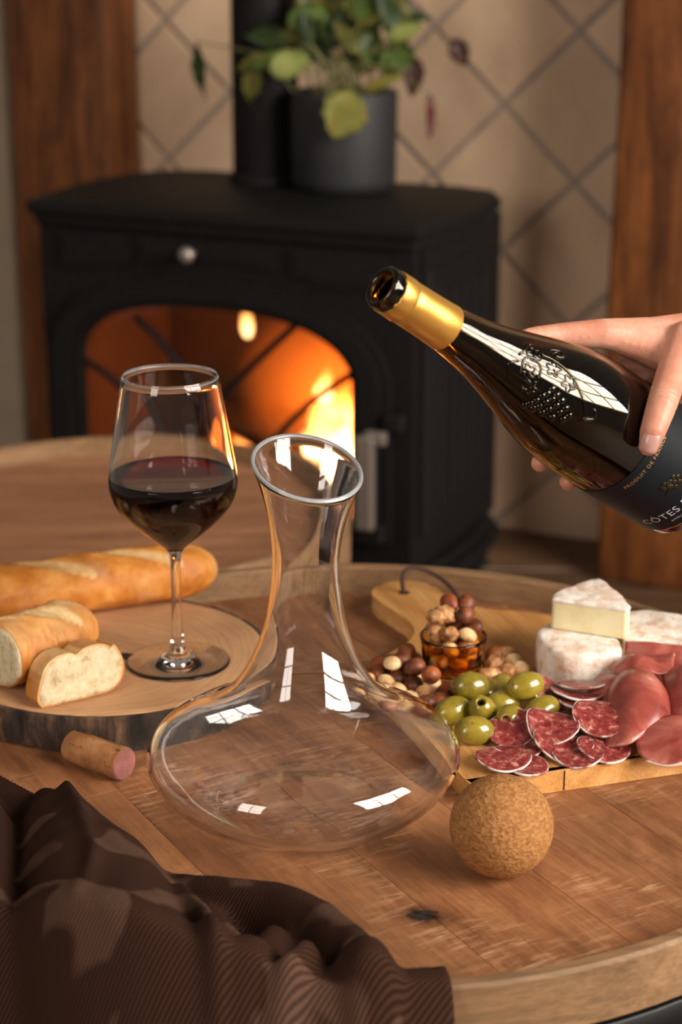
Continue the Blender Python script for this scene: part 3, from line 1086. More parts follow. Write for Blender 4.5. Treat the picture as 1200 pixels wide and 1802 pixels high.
def loaf(name, P0, P1, rh, rv, parent, scores, cut0=False, nu=190, nv=56, ez0=0.05, ez1=0.045, bend=0.0, flour=0.0):
    """baguette body from P0 to P1; scores = list of (u centre, half length, lateral slope)."""
    P0, P1 = Vector(P0), Vector(P1)
    d = P1 - P0
    L = d.length
    d.normalize()
    side = d.cross(Vector((0, 0, 1))).normalized()
    up = side.cross(d)
    bm = bmesh.new()
    lay = bm.verts.layers.float.new('pale')
    rows = []
    for i in range(nu + 1):
        u = i / nu
        s = u * L
        f = 1.0
        if not cut0 and s < ez0:
            f = max(0.0, 1 - (1 - s / ez0) ** 2.3) ** 0.5
        if L - s < ez1:
            f = min(f, max(0.0, 1 - (1 - (L - s) / ez1) ** 2.3) ** 0.5)
        f = max(f, 0.02)
        row = []
        for k in range(nv):
            a = 2 * pi * k / nv
            cx, cz = cos(a), sin(a)
            x = rh * f * cx * (1 + 0.03 * mnoise.noise(Vector((u * 6, 1, cx))))
            z = rv * f * (abs(cz) ** 0.9) * (1 if cz > 0 else -1)
            if cz < 0:
                z *= 0.92
            disp, pl = 0.0, 0.0
            if cz > -0.1:
                for uc, hl, sl in scores:
                    q = (s - uc) - sl * (cx * rh)
                    ln = 1 - (cx / 0.86) ** 2
                    if ln > 0:
                        wv = hl * sqrt(ln)
                        tq = q / wv if wv > 1e-6 else 9
                        if abs(tq) < 1.35:
                            if abs(tq) < 1:
                                pl = max(pl, min(1, 2.2 * (1 - abs(tq))))
                                disp -= 0.0022 * (1 - tq * tq) * ln
                            e = exp(-((tq + 1.0) / 0.22) ** 2)
                            disp += 0.0022 * e * ln
                            pl = pl * (1 - 0.9 * e)
            nv_ = 0.0012 * mnoise.fractal(Vector((u * 14, cx * 2, cz * 2)), 1, 2, 3)
            R_ = Vector((x, 0, z))
            if R_.length > 1e-6:
                R_ += R_.normalized() * (disp + nv_) * f
            p = P0 + d * s + side * R_.x + up * R_.z + side * (bend * sin(pi * u))
            vv = bm.verts.new(p)
            vv[lay] = min(1, pl * 0.75 + flour * max(0, cz) * (0.6 + 0.8 * mnoise.noise(p * 45)))
            row.append(vv)
        rows.append(row)
    for A, B in zip(rows[:-1], rows[1:]):
        for k in range(nv):
            bm.faces.new((A[k], A[(k + 1) % nv], B[(k + 1) % nv], B[k]))
    bm.faces.new(rows[0][::-1])
    bm.faces.new(rows[-1])
    o = obj(name, bm, M['crust'], parent)
    if cut0:
        # crumb disc on the cut end
        bm = bmesh.new()
        R0 = []
        for fr_ in (0.94, 0.7, 0.4, 0.0):
            if fr_ == 0:
                R0.append([bm.verts.new(P0 - d * 0.0012)])
                continue
            R0.append([bm.verts.new(P0 + (rows_co - P0) * fr_ - d * (0.0012 + 0.001 * mnoise.noise(rows_co * 120 * fr_))) for rows_co in [o.data.vertices[k].co.copy() for k in range(nv)]])
        edge = [bm.verts.new(P0 + (o.data.vertices[k].co - P0) * 0.955 + d * 0.002) for k in range(nv)]
        R0.insert(0, edge)
        for A, B in zip(R0[:-1], R0[1:]):
            for k in range(nv):
                k2 = (k + 1) % nv
                bm.faces.new((A[k], B[0], A[k2]) if len(B) == 1 else (A[k], B[k], B[k2], A[k2]))
        obj('crumb', bm, M['crumb'], parent)
    return o


bag = thing('baguette', 'long scored golden baguette lying at the back of the wood slice', 'bread', (-0.2, 1.50, SLZ))
loaf('crust', (-0.372, 1.425, SLZ + 0.0232), (-0.108, 1.531, SLZ + 0.0232), 0.029, 0.0245, bag, [(0.045, 0.020, 1.7), (0.125, 0.022, 1.8), (0.200, 0.020, 1.8)])
ch = thing('baguette_end', 'rounded end chunk of baguette with a torn pale cut face, behind the front slice', 'bread', (-0.22, 1.345, SLZ))
loaf('crust', (-0.2600, 1.3180, SLZ + 0.0270), (-0.1985, 1.3900, SLZ + 0.0250), 0.029, 0.0265, ch, [(0.036, 0.017, 1.1), (0.085, 0.012, 1.0)], cut0=True, nu=110, flour=0.75)
c2 = thing('bread_heel', 'small crusty bread heel cut off by the left edge, left of the baguette chunk', 'bread', (-0.29, 1.375, SLZ))
loaf('crust', (-0.293, 1.372, SLZ + 0.0280), (-0.345, 1.405, SLZ + 0.026), 0.027, 0.0275, c2, [(0.03, 0.012, 0.8)], cut0=True, nu=80, flour=0.4)

SL = [(-29, 0.5), (-32, 5), (-31.5, 12), (-29, 19), (-26, 26), (-22, 31), (-16, 34.5), (-9, 35.5), (-4, 35), (-1, 33), (2, 34), (6, 36.5), (14, 37.5), (22, 36), (27, 33), (29, 34.5), (32, 30), (35, 23), (35.5, 15), (33, 8), (28, 3), (20, 0.3), (8, 0), (-10, -0.2)]
YAW1 = radians(33)


def slice_frame(p, yaw, tilt=0.0):
    return Matrix.Translation(p) @ Matrix.Rotation(yaw, 4, 'Z') @ Matrix.Rotation(tilt, 4, 'X')


sl = thing('bread_slice', 'front slice of white bread standing upright with its crumb face to the camera', 'bread', (-0.196, 1.305, SLZ))
MF = slice_frame((-0.1955, 1.2960, SLZ + 0.0008), YAW1, radians(-6))
P2 = [(p.x * 0.00107, p.y * 0.00107) for p in smooth_pts([(x, z, 0) for x, z in SL + [SL[0]]], 4)][:-1]
bm = bmesh.new()
lay = bm.verts.layers.float.new('pale')
rows = []
TH = 0.024
for j in range(7):
    y = TH * j / 6
    sc = 1 - 0.03 * (j / 6)
    row = []
    for x, z in P2:
        w = 0.0012 * mnoise.noise(Vector((x * 60, z * 60, y * 80)))
        vv = bm.verts.new(MF @ Vector((x * sc + w * (1 if 0 < j < 6 else 0.2), y, z * sc)))
        vv[lay] = 0.75 if z > 0.026 and x < 0.004 else (0.3 if z > 0.02 else 0.0)
        row.append(vv)
    rows.append(row)
for A, B in zip(rows[:-1], rows[1:]):
    for k in range(len(P2)):
        k2 = (k + 1) % len(P2)
        bm.faces.new((A[k], A[k2], B[k2], B[k]))
bm.faces.new(rows[0][::-1])
bm.faces.new(rows[-1])
o = obj('crust', bm, M['crust'], sl)
auto_sharp(o, 50)
for yy, sgn in ((0.0, -1), (TH, 1)):
    bm = bmesh.new()
    cx, cz = 0.001, 0.0165
    R0 = []
    for fr_, off in ((0.955, -0.001), (0.94, 0.0008), (0.8, 0.0014), (0.6, 0.0014), (0.35, 0.0014), (0, 0.0014)):
        ring = []
        for x, z in (P2 if fr_ else [(cx, cz)]):
            px, pz = cx + (x - cx) * fr_, cz + (z - cz) * fr_
            h = off + (0.0007 * mnoise.fractal(Vector((px * 140, pz * 140, 3)), 1, 2, 3) if off > 0 else 0)
            if math.hypot((px - 0.017), (pz - 0.0205) * 1.6) < 0.0035:
                h -= 0.0012
            ring.append(bm.verts.new(MF @ Vector((px, yy + sgn * h, pz))))
        R0.append(ring)
    for A, B in zip(R0[:-1], R0[1:]):
        for k in range(len(P2)):
            k2 = (k + 1) % len(P2)
            bm.faces.new((A[k], B[0], A[k2]) if len(B) == 1 else (A[k], B[k], B[k2], A[k2]))
    obj('crumb', bm, M['crumb'], sl)

# ------------------------------------------------------------------ wine glass
M['clear_glass'] = glass('clear_glass', (1, 1, 1, 1), 1.47)
GC = Vector((-0.1285, 1.371, SLZ + 0.0004))
wg = thing('wine_glass', 'tall stemmed glass half full of red wine standing on the wood slice', 'glass', GC)
OUT = [(0, 0.0), (37.5, 0.0), (39.8, 0.4), (40.1, 0.9), (38, 1.5), (24, 3.0), (12, 6.0), (6.8, 12), (4.6, 22), (3.9, 45), (3.9, 70), (4.4, 86), (6.5, 93.5), (12, 99), (23, 108), (36, 120), (44.5, 131), (48.3, 141), (49.4, 149), (48.2, 160), (45.6, 176), (41.4, 202), (36.6, 230.5)]
INN = [(36.2, 231), (35.6, 230.5), (40.3, 202), (44.4, 176), (47.0, 160), (48.1, 149), (47.0, 141.5), (43.2, 132.5), (34.5, 122), (21.5, 111), (10.5, 103), (4.5, 100), (0, 99.3)]
po = spline_prof([(r / 1000, z / 1000) for r, z in OUT], 5)
pi_ = spline_prof([(r / 1000, z / 1000) for r, z in INN], 5)
K = Matrix.Translation(GC)
bm = bmesh.new()
add_lathe(bm, po + pi_, 80, M=K)
obj('glass_bowl_and_stem', bm, M['clear_glass'], wg)
WZ = 0.1535
win = [(r + 0.0003, z) for r, z in pi_ if z < WZ]
rtop = [r for r, z in pi_ if z >= WZ][-1] + 0.0003
bm = bmesh.new()
add_lathe(bm, [(0, WZ), (rtop - 0.0022, WZ), (rtop - 0.0008, WZ + 0.0004), (rtop, WZ + 0.0013)] + win, 80, M=K)
t = NT('red_wine')
t.set(Base__Color=(0.16, 0.002, 0.008, 1), Roughness=0.0, IOR=1.34, Transmission__Weight=1.0)
va = t.n('ShaderNodeVolumeAbsorption', Color=(0.75, 0.02, 0.05, 1), Density=120)
t.put(t.out.inputs['Volume'], va.outputs[0])
M['wine'] = t.m
o = obj('wine', bm, M['wine'], wg)
o['label'] = 'dark red wine in the glass bowl'

# ------------------------------------------------------------------ decanter
DC = Vector((-0.0265, 1.184, 0.0006))
dec = thing('decanter', 'empty clear glass wine decanter with a broad base and slanted mouth', 'decanter', DC)
DO = [(0, 5.5), (30, 4.2), (48, 1.6), (57, 0.0), (66, 0.4), (82, 6), (96.5, 17.5), (106, 30.5), (108.3, 41.5), (102.5, 53), (87.5, 63), (69, 72.5), (52.8, 85), (42.2, 99.5), (34, 116.5), (28.2, 134.5), (24.6, 154.5), (22.8, 172), (23, 189), (25.8, 209), (31, 229), (37.0, 245)]
TW = 2.6


def offset_prof(P, w):
    out = []
    for i, (r, z) in enumerate(P):
        a, b = P[max(i - 1, 0)], P[min(i + 1, len(P) - 1)]
        tx, tz = b[0] - a[0], b[1] - a[1]
        l = math.hypot(tx, tz)
        out.append((r - tz / l * w, z + tx / l * w))
    return out


DD = [(p.x, p.y) for p in smooth_pts([(r, z, 0) for r, z in DO], 5)]
DI = offset_prof(DD, TW)
DI[0] = (0, DI[0][1])
rim = [(DD[-1][0] - 0.3, DD[-1][1] + 0.9), (DD[-1][0] - TW / 2, DD[-1][1] + 1.3), (DI[-1][0] + 0.3, DD[-1][1] + 0.9)]
DI[-1] = (DI[-1][0], DD[-1][1])
full = [(max(r, 0) / 1000, z / 1000) for r, z in DD + rim + DI[::-1]]


def slant(x, y, z):
    f = max(0.0, min(1.0, (z - 0.174) / 0.071))
    f = f * f * (3 - 2 * f) if f < 1 else 1
    k = f
    return (x + 0.017 * z, y, z + k * (-0.17 * x + 0.31 * y))


bm = bmesh.new()
add_lathe(bm, full, 112, fn=slant, M=Matrix.Translation(DC))
obj('glass_body', bm, M['clear_glass'], dec)
t = NT('lit_rim_glass')  # pale half-diffuse grey stands in for the light both glass rims catch
t.set(Base__Color=(0.62, 0.66, 0.68, 1), Roughness=0.22, IOR=1.47, Transmission__Weight=0.62, Coat__Weight=0.6, Coat__Roughness=0.05)
M['lit_rim_glass'] = t.m
rr0, rz0 = DD[-1][0] - TW / 2, DD[-1][1] + 0.4
bm = bmesh.new()
add_lathe(bm, [((rr0 + 1.42 * cos(2 * pi * k / 14)) / 1000, (rz0 + 1.25 * sin(2 * pi * k / 14)) / 1000) for k in range(14)], 112, fn=slant, closed=True, M=Matrix.Translation(DC))
o = obj('rim', bm, M['lit_rim_glass'], dec)
o['label'] = 'slanted polished rim of the mouth'

bm = bmesh.new()
add_lathe(bm, [(0.03605 + 0.00048 * cos(2 * pi * k / 10), 0.2305 + 0.0005 * sin(2 * pi * k / 10)) for k in range(10)], 80, closed=True, M=Matrix.Translation(GC))
obj('rim', bm, M['lit_rim_glass'], wg)

# ------------------------------------------------------------------ cork ball and wine cork
t = NT('cork_ball')
v = t.coords((1, 1, 1))
vo = t.n('ShaderNodeTexVoronoi', Vector=t.coords((1, 1, 1.7)), Scale=420)
cell = t.ramp(t.n('ShaderNodeSeparateColor', Color=vo.outputs['Color']).outputs[0], [(0.0, lin('85592f')), (0.5, lin('98683b')), (1.0, lin('a87748'))])
n1 = t.noise(v, 480, 3, 0.7)
base = t.mix(t.ramp(t.noise(v, 200, 4, 0.7), [(0.62, (0, 0, 0)), (0.72, (1, 1, 1))]), cell, lin('6b4122'))
t.set(Base__Color=base, Roughness=0.8, Specular__IOR__Level=0.2)
t.bump(t.math('ADD', n1, vo.outputs['Distance']), 0.5, 0.001)
M['cork_ball'] = t.m
t = NT('cork_side')
v = t.coords((1, 1, 1))
v2 = t.coords((1.0, 1, 1))
base = t.ramp(t.noise(v, 70, 5, 0.6), [(0.3, lin('8b5a33')), (0.55, lin('a9744a')), (0.75, lin('bb8a5e'))])
base = t.mix(t.ramp(t.noise(t.coords((0.4, 1, 1)), 260, 3, 0.7), [(0.6, (0, 0, 0)), (0.68, (1, 1, 1))]), base, lin('5a3419'))
t.set(Base__Color=base, Roughness=0.85, Specular__IOR__Level=0.2)
t.bump(t.noise(v, 300, 4), 0.5, 0.001)
M['cork_side'] = t.m
M['cork_stained'] = plain('cork_stained', '86504a', 0.85, var=0.35, bump=0.6, bscale=600, bdist=0.0008)

bm = bmesh.new()
bmesh.ops.create_icosphere(bm, subdivisions=5, radius=0.0335)
for v in bm.verts:
    v.co *= 1 + 0.006 * mnoise.noise(v.co * 160) + 0.004 * mnoise.noise(v.co * 60)
    v.co += Vector((0.1035, 1.088, 0.0336))
cb = obj('cork_ball', bm, M['cork_ball'])
cb.data.transform(Matrix.Translation((-0.1035, -1.088, -0.0336)))
cb.location = (0.1035, 1.088, 0.0336)
tag(cb, 'round cork ball stopper on the table right of the decanter', 'stopper')

CA, CB_ = Vector((-0.1985, 1.2555, 0.0123)), Vector((-0.1545, 1.2225, 0.0123))
ckd = (CB_ - CA).normalized()
ck = thing('wine_cork', 'used wine cork with a red-stained end lying before the wood slice', 'cork', (CA + CB_) / 2, (0, 0, atan2(ckd.y, ckd.x)))
bm = bmesh.new()
R90 = Matrix.Rotation(radians(90), 4, 'Y')
prof = [(0, -0.0265), (0.0105, -0.0265), (0.0119, -0.0252), (0.0121, -0.01), (0.0121, 0.01), (0.0121, 0.0252), (0.0118, 0.0262), (0.0105, 0.0266), (0, 0.0266)]
add_lathe(bm, prof, 48, M=R90)
for v in bm.verts:
    v.co += v.co.normalized() * 0.0002 * mnoise.noise(v.co * 250)
auto_sharp(obj('cork_body', bm, M['cork_side'], ck, local=True), 50)
bm = bmesh.new()
add_lathe(bm, [(0.0116, 0.0255), (0.0117, 0.0263), (0.0106, 0.0272), (0.006, 0.0273), (0, 0.0273)], 48, M=R90)
o = obj('stained_end', bm, M['cork_stained'], ck, local=True)
o['label'] = 'wine-stained reddish end of the cork'
bm = bmesh.new()
add_tube(bm, [(-0.024 + 0.005 * k, 0.0024 + 0.0004 * sin(k), sqrt(0.01212 ** 2 - 0.0028 ** 2)) for k in range(10)], 0.00028, 5)
obj('crack', bm, M['knot'], ck, local=True)

# ------------------------------------------------------------------ cutting board
BT = 0.0165
BO = Vector((0.0885, 1.1835, 0.0003))
bu = Vector((0.954, 0.300, 0))
bv = Vector((-0.300, 0.954, 0))
BANG = atan2(bu.y, bu.x)
BP = [(0.012, 0.0), (0.19, 0.0), (0.206, 0.004), (0.2115, 0.018), (0.212, 0.19), (0.205, 0.245), (0.19, 0.275), (0.165, 0.297), (0.138, 0.313), (0.122, 0.333), (0.117, 0.355), (0.113, 0.382), (0.101, 0.397), (0.085, 0.402), (0.068, 0.397), (0.056, 0.382), (0.054, 0.362), (0.059, 0.335), (0.064, 0.305), (0.060, 0.28), (0.045, 0.258), (0.02, 0.238), (0.004, 0.215), (0.0, 0.19), (0.0, 0.014), (0.003, 0.003)]
BS = [(p.x, p.y) for p in smooth_pts([(x, y, 0) for x, y in BP + [BP[0]]], 4)][:-1]
M['board_wood'] = wood('board_wood', [(0.25, lin('b57a40')), (0.5, lin('ce9453')), (0.8, lin('dcad73'))], 1.0, 0.5, 0.3, 0.2, rndval=0.04, blot=0.2)
cbd = thing('cutting_board', 'wooden cutting board with a curved handle and cord, carrying cheese, olives and meat', 'cutting board', BO, (0, 0, BANG))
# two glued halves of the blade, split along the seam
clipA = [(-0.1, -0.1), (0.073, -0.1), (0.073, 0.6), (-0.1, 0.6)]
from_hole = []
bm = bmesh.new()
add_prism(bm, BS, 0.0, BT, bevel=0.0022, seg=2)
o = obj('board_blade', bm, M['board_wood'], cbd, local=True)
o.data.transform(Matrix.Rotation(radians(-90), 4, 'Z'))
o.rotation_euler = (0, 0, radians(90))
auto_sharp(o, 40)
bm = bmesh.new()
add_box(bm, (0.073, -0.0001, BT / 2), (0.0007, 0.0012, BT * 0.9))
obj('glue_seam', bm, M['knot'], cbd, local=True, smooth=False)
bm = bmesh.new()
HOLE = (0.083, 0.372)
add_lathe(bm, [(0.0, BT + 0.0003), (0.0048, BT + 0.0003), (0.0052, BT + 0.0001), (0.0052, BT - 0.003), (0, BT - 0.003)], 24, M=Matrix.Translation((HOLE[0], HOLE[1], 0)))
obj('cord_hole', bm, M['knot'], cbd, local=True)
M['leather'] = plain('leather', '3a2117', 0.7, var=0.2, bump=0.3, bscale=300)
bm = bmesh.new()
hx, hy = HOLE
cord = smooth_pts([(hx, hy, BT - 0.002), (hx - 0.001, hy + 0.002, BT + 0.011), (hx + 0.004, hy + 0.006, BT + 0.019), (hx + 0.016, hy + 0.006, BT + 0.019), (hx + 0.030, hy + 0.0, BT + 0.013), (hx + 0.040, hy - 0.018, BT + 0.004), (hx + 0.046, hy - 0.045, 0.0032), (hx + 0.06, hy - 0.05, 0.0030)], 6)
add_tube(bm, cord, 0.0020, 8)
cord2 = [p + Vector((0.0025, 0.003, -0.0005 if i > 6 else 0)) for i, p in enumerate(cord)]
o = obj('leather_cord', bm, M['leather'], cbd, local=True)

BZ = BT + 0.0006     # resting height on the board


# ------------------------------------------------------------------ cheeses
t = NT('rind')
v = t.coords((1, 1, 1))
n1 = t.noise(v, 75, 5, 0.65)
base = t.ramp(n1, [(0.36, lin('cfae95')), (0.5, lin('e6dacd')), (0.7, lin('f1ece6'))])
base = t.mix(t.ramp(t.noise(v, 28, 3), [(0.52, (0, 0, 0)), (0.7, (0.5, 0.5, 0.5))]), base, lin('d9a882'))
t.set(Base__Color=base, Roughness=0.85, Specular__IOR__Level=0.2)
t.bump(t.noise(v, 190, 5, 0.7), 0.7, 0.0022)
M['rind'] = t.m
t = NT('paste')
v = t.coords((1, 1, 1))
base = t.ramp(t.noise(v, 40, 4), [(0.3, lin('dccf9c')), (0.6, lin('eae0b8'))])
t.set(Base__Color=base, Roughness=0.4, Subsurface__Weight=0.25, Subsurface__Scale=0.006)
vo = t.n('ShaderNodeTexVoronoi', Vector=v, Scale=120)
t.bump(t.math('ADD', t.noise(v, 120, 4), t.ramp(vo.outputs['Distance'], [(0.0, (0, 0, 0)), (0.22, (1, 1, 1))])), 0.4, 0.0008)
M['paste'] = t.m


def offset_poly(P, d):
    n = len(P)
    A = sum(P[i - 1][0] * P[i][1] - P[i][0] * P[i - 1][1] for i in range(n))
    s = 1 if A > 0 else -1
    out = []
    for i in range(n):
        (x0, y0), (x1, y1), (x2, y2) = P[i - 1], P[i], P[(i + 1) % n]
        e1 = Vector((x1 - x0, y1 - y0)).normalized()
        e2 = Vector((x2 - x1, y2 - y1)).normalized()
        n1, n2 = Vector((e1.y, -e1.x)), Vector((e2.y, -e2.x))
        b = n1 + n2
        b = b / max(0.35, (b.length_squared / 2)) if b.length > 1e-6 else n1
        out.append((x1 + s * d * b.x, y1 + s * d * b.y))
    return out


def resample(P, step):
    out = []
    n = len(P)
    for i in range(n):
        a, b = P[i], P[(i + 1) % n]
        m = max(1, int(round(math.hypot(b[0] - a[0], b[1] - a[1]) / step)))
        out += [(a[0] + (b[0] - a[0]) * k / m, a[1] + (b[1] - a[1]) * k / m) for k in range(m)]
    return out


def skin_block(P, z0, z1, amp, fr, step=0.0025, rounded=0.004, seed=0, nz=7):
    """closed block over outline P with softened top and bottom edges and noisy skin."""
    bm = bmesh.new()
    P = resample(P, step)
    levels = []
    H = z1 - z0
    for k in range(4):
        a = radians(90 * k / 3)
        levels.append((rounded * (1 - sin(a)), z0 + rounded * (1 - cos(a))))
    for k in range(1, nz):
        levels.append((0.0, z0 + rounded + (H - 2 * rounded) * k / nz))
    for k in range(4):
        a = radians(90 * k / 3)
        levels.append((rounded * (1 - cos(a)), z1 - rounded * (1 - sin(a))))
    cx = sum(p[0] for p in P) / len(P)
    cy = sum(p[1] for p in P) / len(P)
    rows = []
    for ins, z in levels:
        Q = offset_poly(P, -ins)
        rows.append([Vector((x, y, z)) for x, y in Q])
    for f in (0.8, 0.6, 0.4, 0.2):
        rows.append([Vector((cx + (p.x - cx) * f, cy + (p.y - cy) * f, z1)) for p in rows[len(levels) - 1]])
    V = []
    for r_i, row in enumerate(rows):
        out = []
        for p in row:
            q = p * fr + Vector((seed, seed * 2, 0))
            n3 = mnoise.noise_vector(q) + 0.5 * mnoise.noise_vector(q * 2.3)
            if p.z < z0 + 0.001:
                n3.z = abs(n3.z) * 0.2
            out.append(bm.verts.new(p + amp * n3))
        V.append(out)
    n = len(P)
    for A, B in zip(V[:-1], V[1:]):
        for k in range(n):
            bm.faces.new((A[k], A[(k + 1) % n], B[(k + 1) % n], B[k]))
    bm.faces.new(V[0][::-1])
    bm.faces.new(V[-1])
    return bm


def arc_pts(c, r, a0, a1, n):
    return [(c[0] + r * cos(radians(a0 + (a1 - a0) * k / n)), c[1] + r * sin(radians(a0 + (a1 - a0) * k / n))) for k in range(n + 1)]


def cheese_rind(P, z0, z1, th=0.0022):
    """top and bottom rind plates joined with nothing between (the cut sides show the paste)."""
    bm = skin_block(offset_poly(P, 0.0007), z1 - th, z1 + 0.0006, 0.0006, 90, rounded=0.0010, nz=2, seed=3)
    return bm


# lower wedge, rind side to the camera
Z1, Z2, Z3 = BZ, BZ + 0.0335, BZ + 0.0600
ch1 = thing('cheese_wedge', 'white-rinded soft cheese wedge, lower of the two stacked, rind side forward', 'cheese', (0.187, 1.37, BZ))
low = [(0.1560, 1.392), (0.1545, 1.378), (0.1560, 1.362), (0.1625, 1.348), (0.172, 1.339), (0.184, 1.3355), (0.197, 1.336), (0.208, 1.340), (0.2165, 1.346), (0.2195, 1.358), (0.217, 1.375), (0.207, 1.405), (0.196, 1.425), (0.178, 1.418)]
bm = skin_block(low, Z1, Z2, 0.0009, 70, seed=1)
for v in bm.verts:      # vertical press lines in the rind
    a = atan2(v.co.y - 1.40, v.co.x - 0.187)
    v.co += Vector((cos(a), sin(a), 0)) * 0.0008 * mnoise.noise(Vector((a * 9, 0, v.co.z * 15)))
obj('rind', bm, M['rind'], ch1)
# upper wedge
ch2 = thing('cheese_wedge', 'upper soft cheese wedge showing its pale yellow cut face, lying on the lower wedge', 'cheese', (0.195, 1.39, Z2))
up_ = [(0.1672, 1.3900), (0.2225, 1.3655), (0.2265, 1.3735), (0.2215, 1.400), (0.214, 1.4255), (0.2095, 1.4335), (0.203, 1.432), (0.192, 1.4235), (0.1800, 1.4120), (0.1700, 1.400)]
bm = skin_block(up_, Z2 + 0.0006, Z3 - 0.0025, 0.0004, 60, rounded=0.0008, seed=5)
obj('paste', bm, M['paste'], ch2)
bm = skin_block(offset_poly(up_, 0.0006), Z3 - 0.0042, Z3, 0.0011, 85, rounded=0.0018, nz=2, seed=6)
obj('rind', bm, M['rind'], ch2)
# half wheel at the back right
ch3 = thing('cheese_half_wheel', 'half wheel of white-rinded cheese behind the ham at the right edge', 'cheese', (0.265, 1.40, BZ))
hw = [(0.2240, 1.3790), (0.2480, 1.3740), (0.2720, 1.3690), (0.2960, 1.3640)] + [(0.3060, 1.372), (0.3070, 1.386), (0.3020, 1.402), (0.2920, 1.418), (0.278, 1.431), (0.262, 1.4385), (0.248, 1.4410), (0.2360, 1.4370), (0.2290, 1.428), (0.2270, 1.410)]
bm = skin_block(hw, Z1, Z1 + 0.0270, 0.0005, 60, rounded=0.001, seed=8)
obj('paste', bm, M['paste'], ch3)
bm = skin_block(offset_poly(hw, 0.0007), Z1 + 0.0262, Z1 + 0.0300, 0.0012, 80, rounded=0.0017, nz=2, seed=9)
arc = hw[4:13]
oo = offset_poly(hw, 0.0022)[4:13]
ii = offset_poly(hw, 0.0002)[4:13]
vb = [[bm.verts.new((x, y, z)) for x, y in L_] for L_ in (oo, ii) for z in (Z1 + 0.001, Z1 + 0.027)]
for k in range(len(arc) - 1):
    bm.faces.new((vb[0][k], vb[0][k + 1], vb[1][k + 1], vb[1][k]))
    bm.faces.new((vb[1][k], vb[1][k + 1], vb[3][k + 1], vb[3][k]))
    bm.faces.new((vb[0][k + 1], vb[0][k], vb[2][k], vb[2][k + 1]))
obj('rind', bm, M['rind'], ch3)

# ------------------------------------------------------------------ amber tumbler and nuts
TC = Vector((0.0885, 1.373, BZ))
M['amber'] = glass('amber_glass', (0.80, 0.47, 0.10, 1), 1.5)
tb = thing('tumbler', 'small faceted amber glass tumbler filled with nuts on the cutting board', 'glass', TC)
bm = bmesh.new()
prof = [(0, 0.0), (0.0205, 0.0), (0.0225, 0.0012), (0.0238, 0.004), (0.0262, 0.031), (0.0266, 0.0345), (0.0262, 0.0353), (0.0252, 0.0354), (0.0246, 0.0348), (0.0242, 0.031), (0.0214, 0.0075), (0.019, 0.006), (0, 0.0058)]
add_lathe(bm, prof, 80)
for v in bm.verts:
    rr = math.hypot(v.co.x, v.co.y)
    if 0.003 < v.co.z < 0.032 and rr > 0.0215 + 0.06 * (v.co.z - 0.004) + 0.0012:
        a = atan2(v.co.y, v.co.x)
        s = 1 - 0.022 * abs(cos(8 * a))
        v.co.x *= s
        v.co.y *= s
    v.co += TC
obj('glass_body', bm, M['amber'], tb)


def nut_material(name, a, b, c, rough=0.5, sc=70):
    t = NT(name)
    v = t.coords((1, 1, 1))
    base = t.ramp(t.noise(v, sc, 4, 0.6), [(0.34, lin(a)), (0.52, lin(b)), (0.7, lin(c))])
    t.set(Base__Color=base, Roughness=rough)
    t.bump(t.noise(v, 420, 3), 0.3, 0.0006)
    return t.m


M['hazel'] = nut_material('hazelnut_skin', '4a2010', '713a1c', '96592f')
M['hazel_red'] = nut_material('hazelnut_red', '5a220e', '8a421a', 'a85f2a')
M['blanched'] = nut_material('blanched', 'b98650', 'dcb987', 'e9d2a8', 0.55, 110)
M['walnut'] = nut_material('walnut', '7c4a26', 'b47e4c', 'd8b07c', 0.6, 150)


def nut_mesh(kind, seed):
    bm = bmesh.new()
    bmesh.ops.create_icosphere(bm, subdivisions=3, radius=1)
    for v in bm.verts:
        p = v.co.copy()
        if kind == 'walnut':
            d = 0.26 * mnoise.noise(p * 2.2 + Vector((seed, 0, 0))) + 0.20 * abs(mnoise.noise(p * 4.2 + Vector((0, seed, 0))))
            v.co = Vector((p.x * 0.0105, p.y * 0.0080, p.z * 0.0068)) * (0.86 + d)
        elif kind == 'blanched':
            v.co = Vector((p.x * 0.0078, p.y * 0.0070, p.z * (0.0060 if p.z > 0 else 0.0045))) * (1 + 0.06 * mnoise.noise(p * 1.5 + Vector((seed, 0, 0))))
        else:
            tip = max(0, p.x - 0.55)
            v.co = Vector((p.x * 0.0080 + tip * 0.004, p.y * 0.0074, p.z * 0.0072)) * (1 + 0.03 * mnoise.noise(p * 3 + Vector((seed, 0, 0))))
    me = bpy.data.meshes.new(kind)
    bmesh.ops.recalc_face_normals(bm, faces=bm.faces[:])
    bm.to_mesh(me)
    bm.free()
    me.shade_smooth()
    return me


NUTS = {'h': [], 'r': [], 'b': [], 'w': []}
for key, kind, mm in (('h', 'hazelnut', 'hazel'), ('r', 'hazelnut', 'hazel_red'), ('b', 'blanched', 'blanched'), ('w', 'walnut', 'walnut')):
    for sd in (1, 2, 3):
        me = nut_mesh(kind, sd * 3.7)
        me.materials.append(M[mm])
        NUTS[key].append(me)
NAMES = {'h': ('hazelnut', 'dark brown hazelnut'), 'r': ('hazelnut', 'reddish brown hazelnut'), 'b': ('nut_kernel', 'pale skinned nut kernel'), 'w': ('walnut_piece', 'knobbly walnut piece')}


NUT_SETS = {}


def nut(k, key, x, y, z, where, grp, sc=1.0):
    me = NUTS[key][k % 3]
    o = bpy.data.objects.new(NAMES[key][0], me)
    COL.objects.link(o)
    o.location = (x, y, z)
    o.rotation_euler = (random.uniform(-0.5, 0.5), random.uniform(-0.5, 0.5), random.uniform(0, 6.28))
    o.scale = (sc, sc, sc)
    tag(o, NAMES[key][1] + ' ' + where, 'nut', NAMES[key][1] + 's ' + grp)
    NUT_SETS.setdefault(o['label'], []).append((x / y, o))
    return o


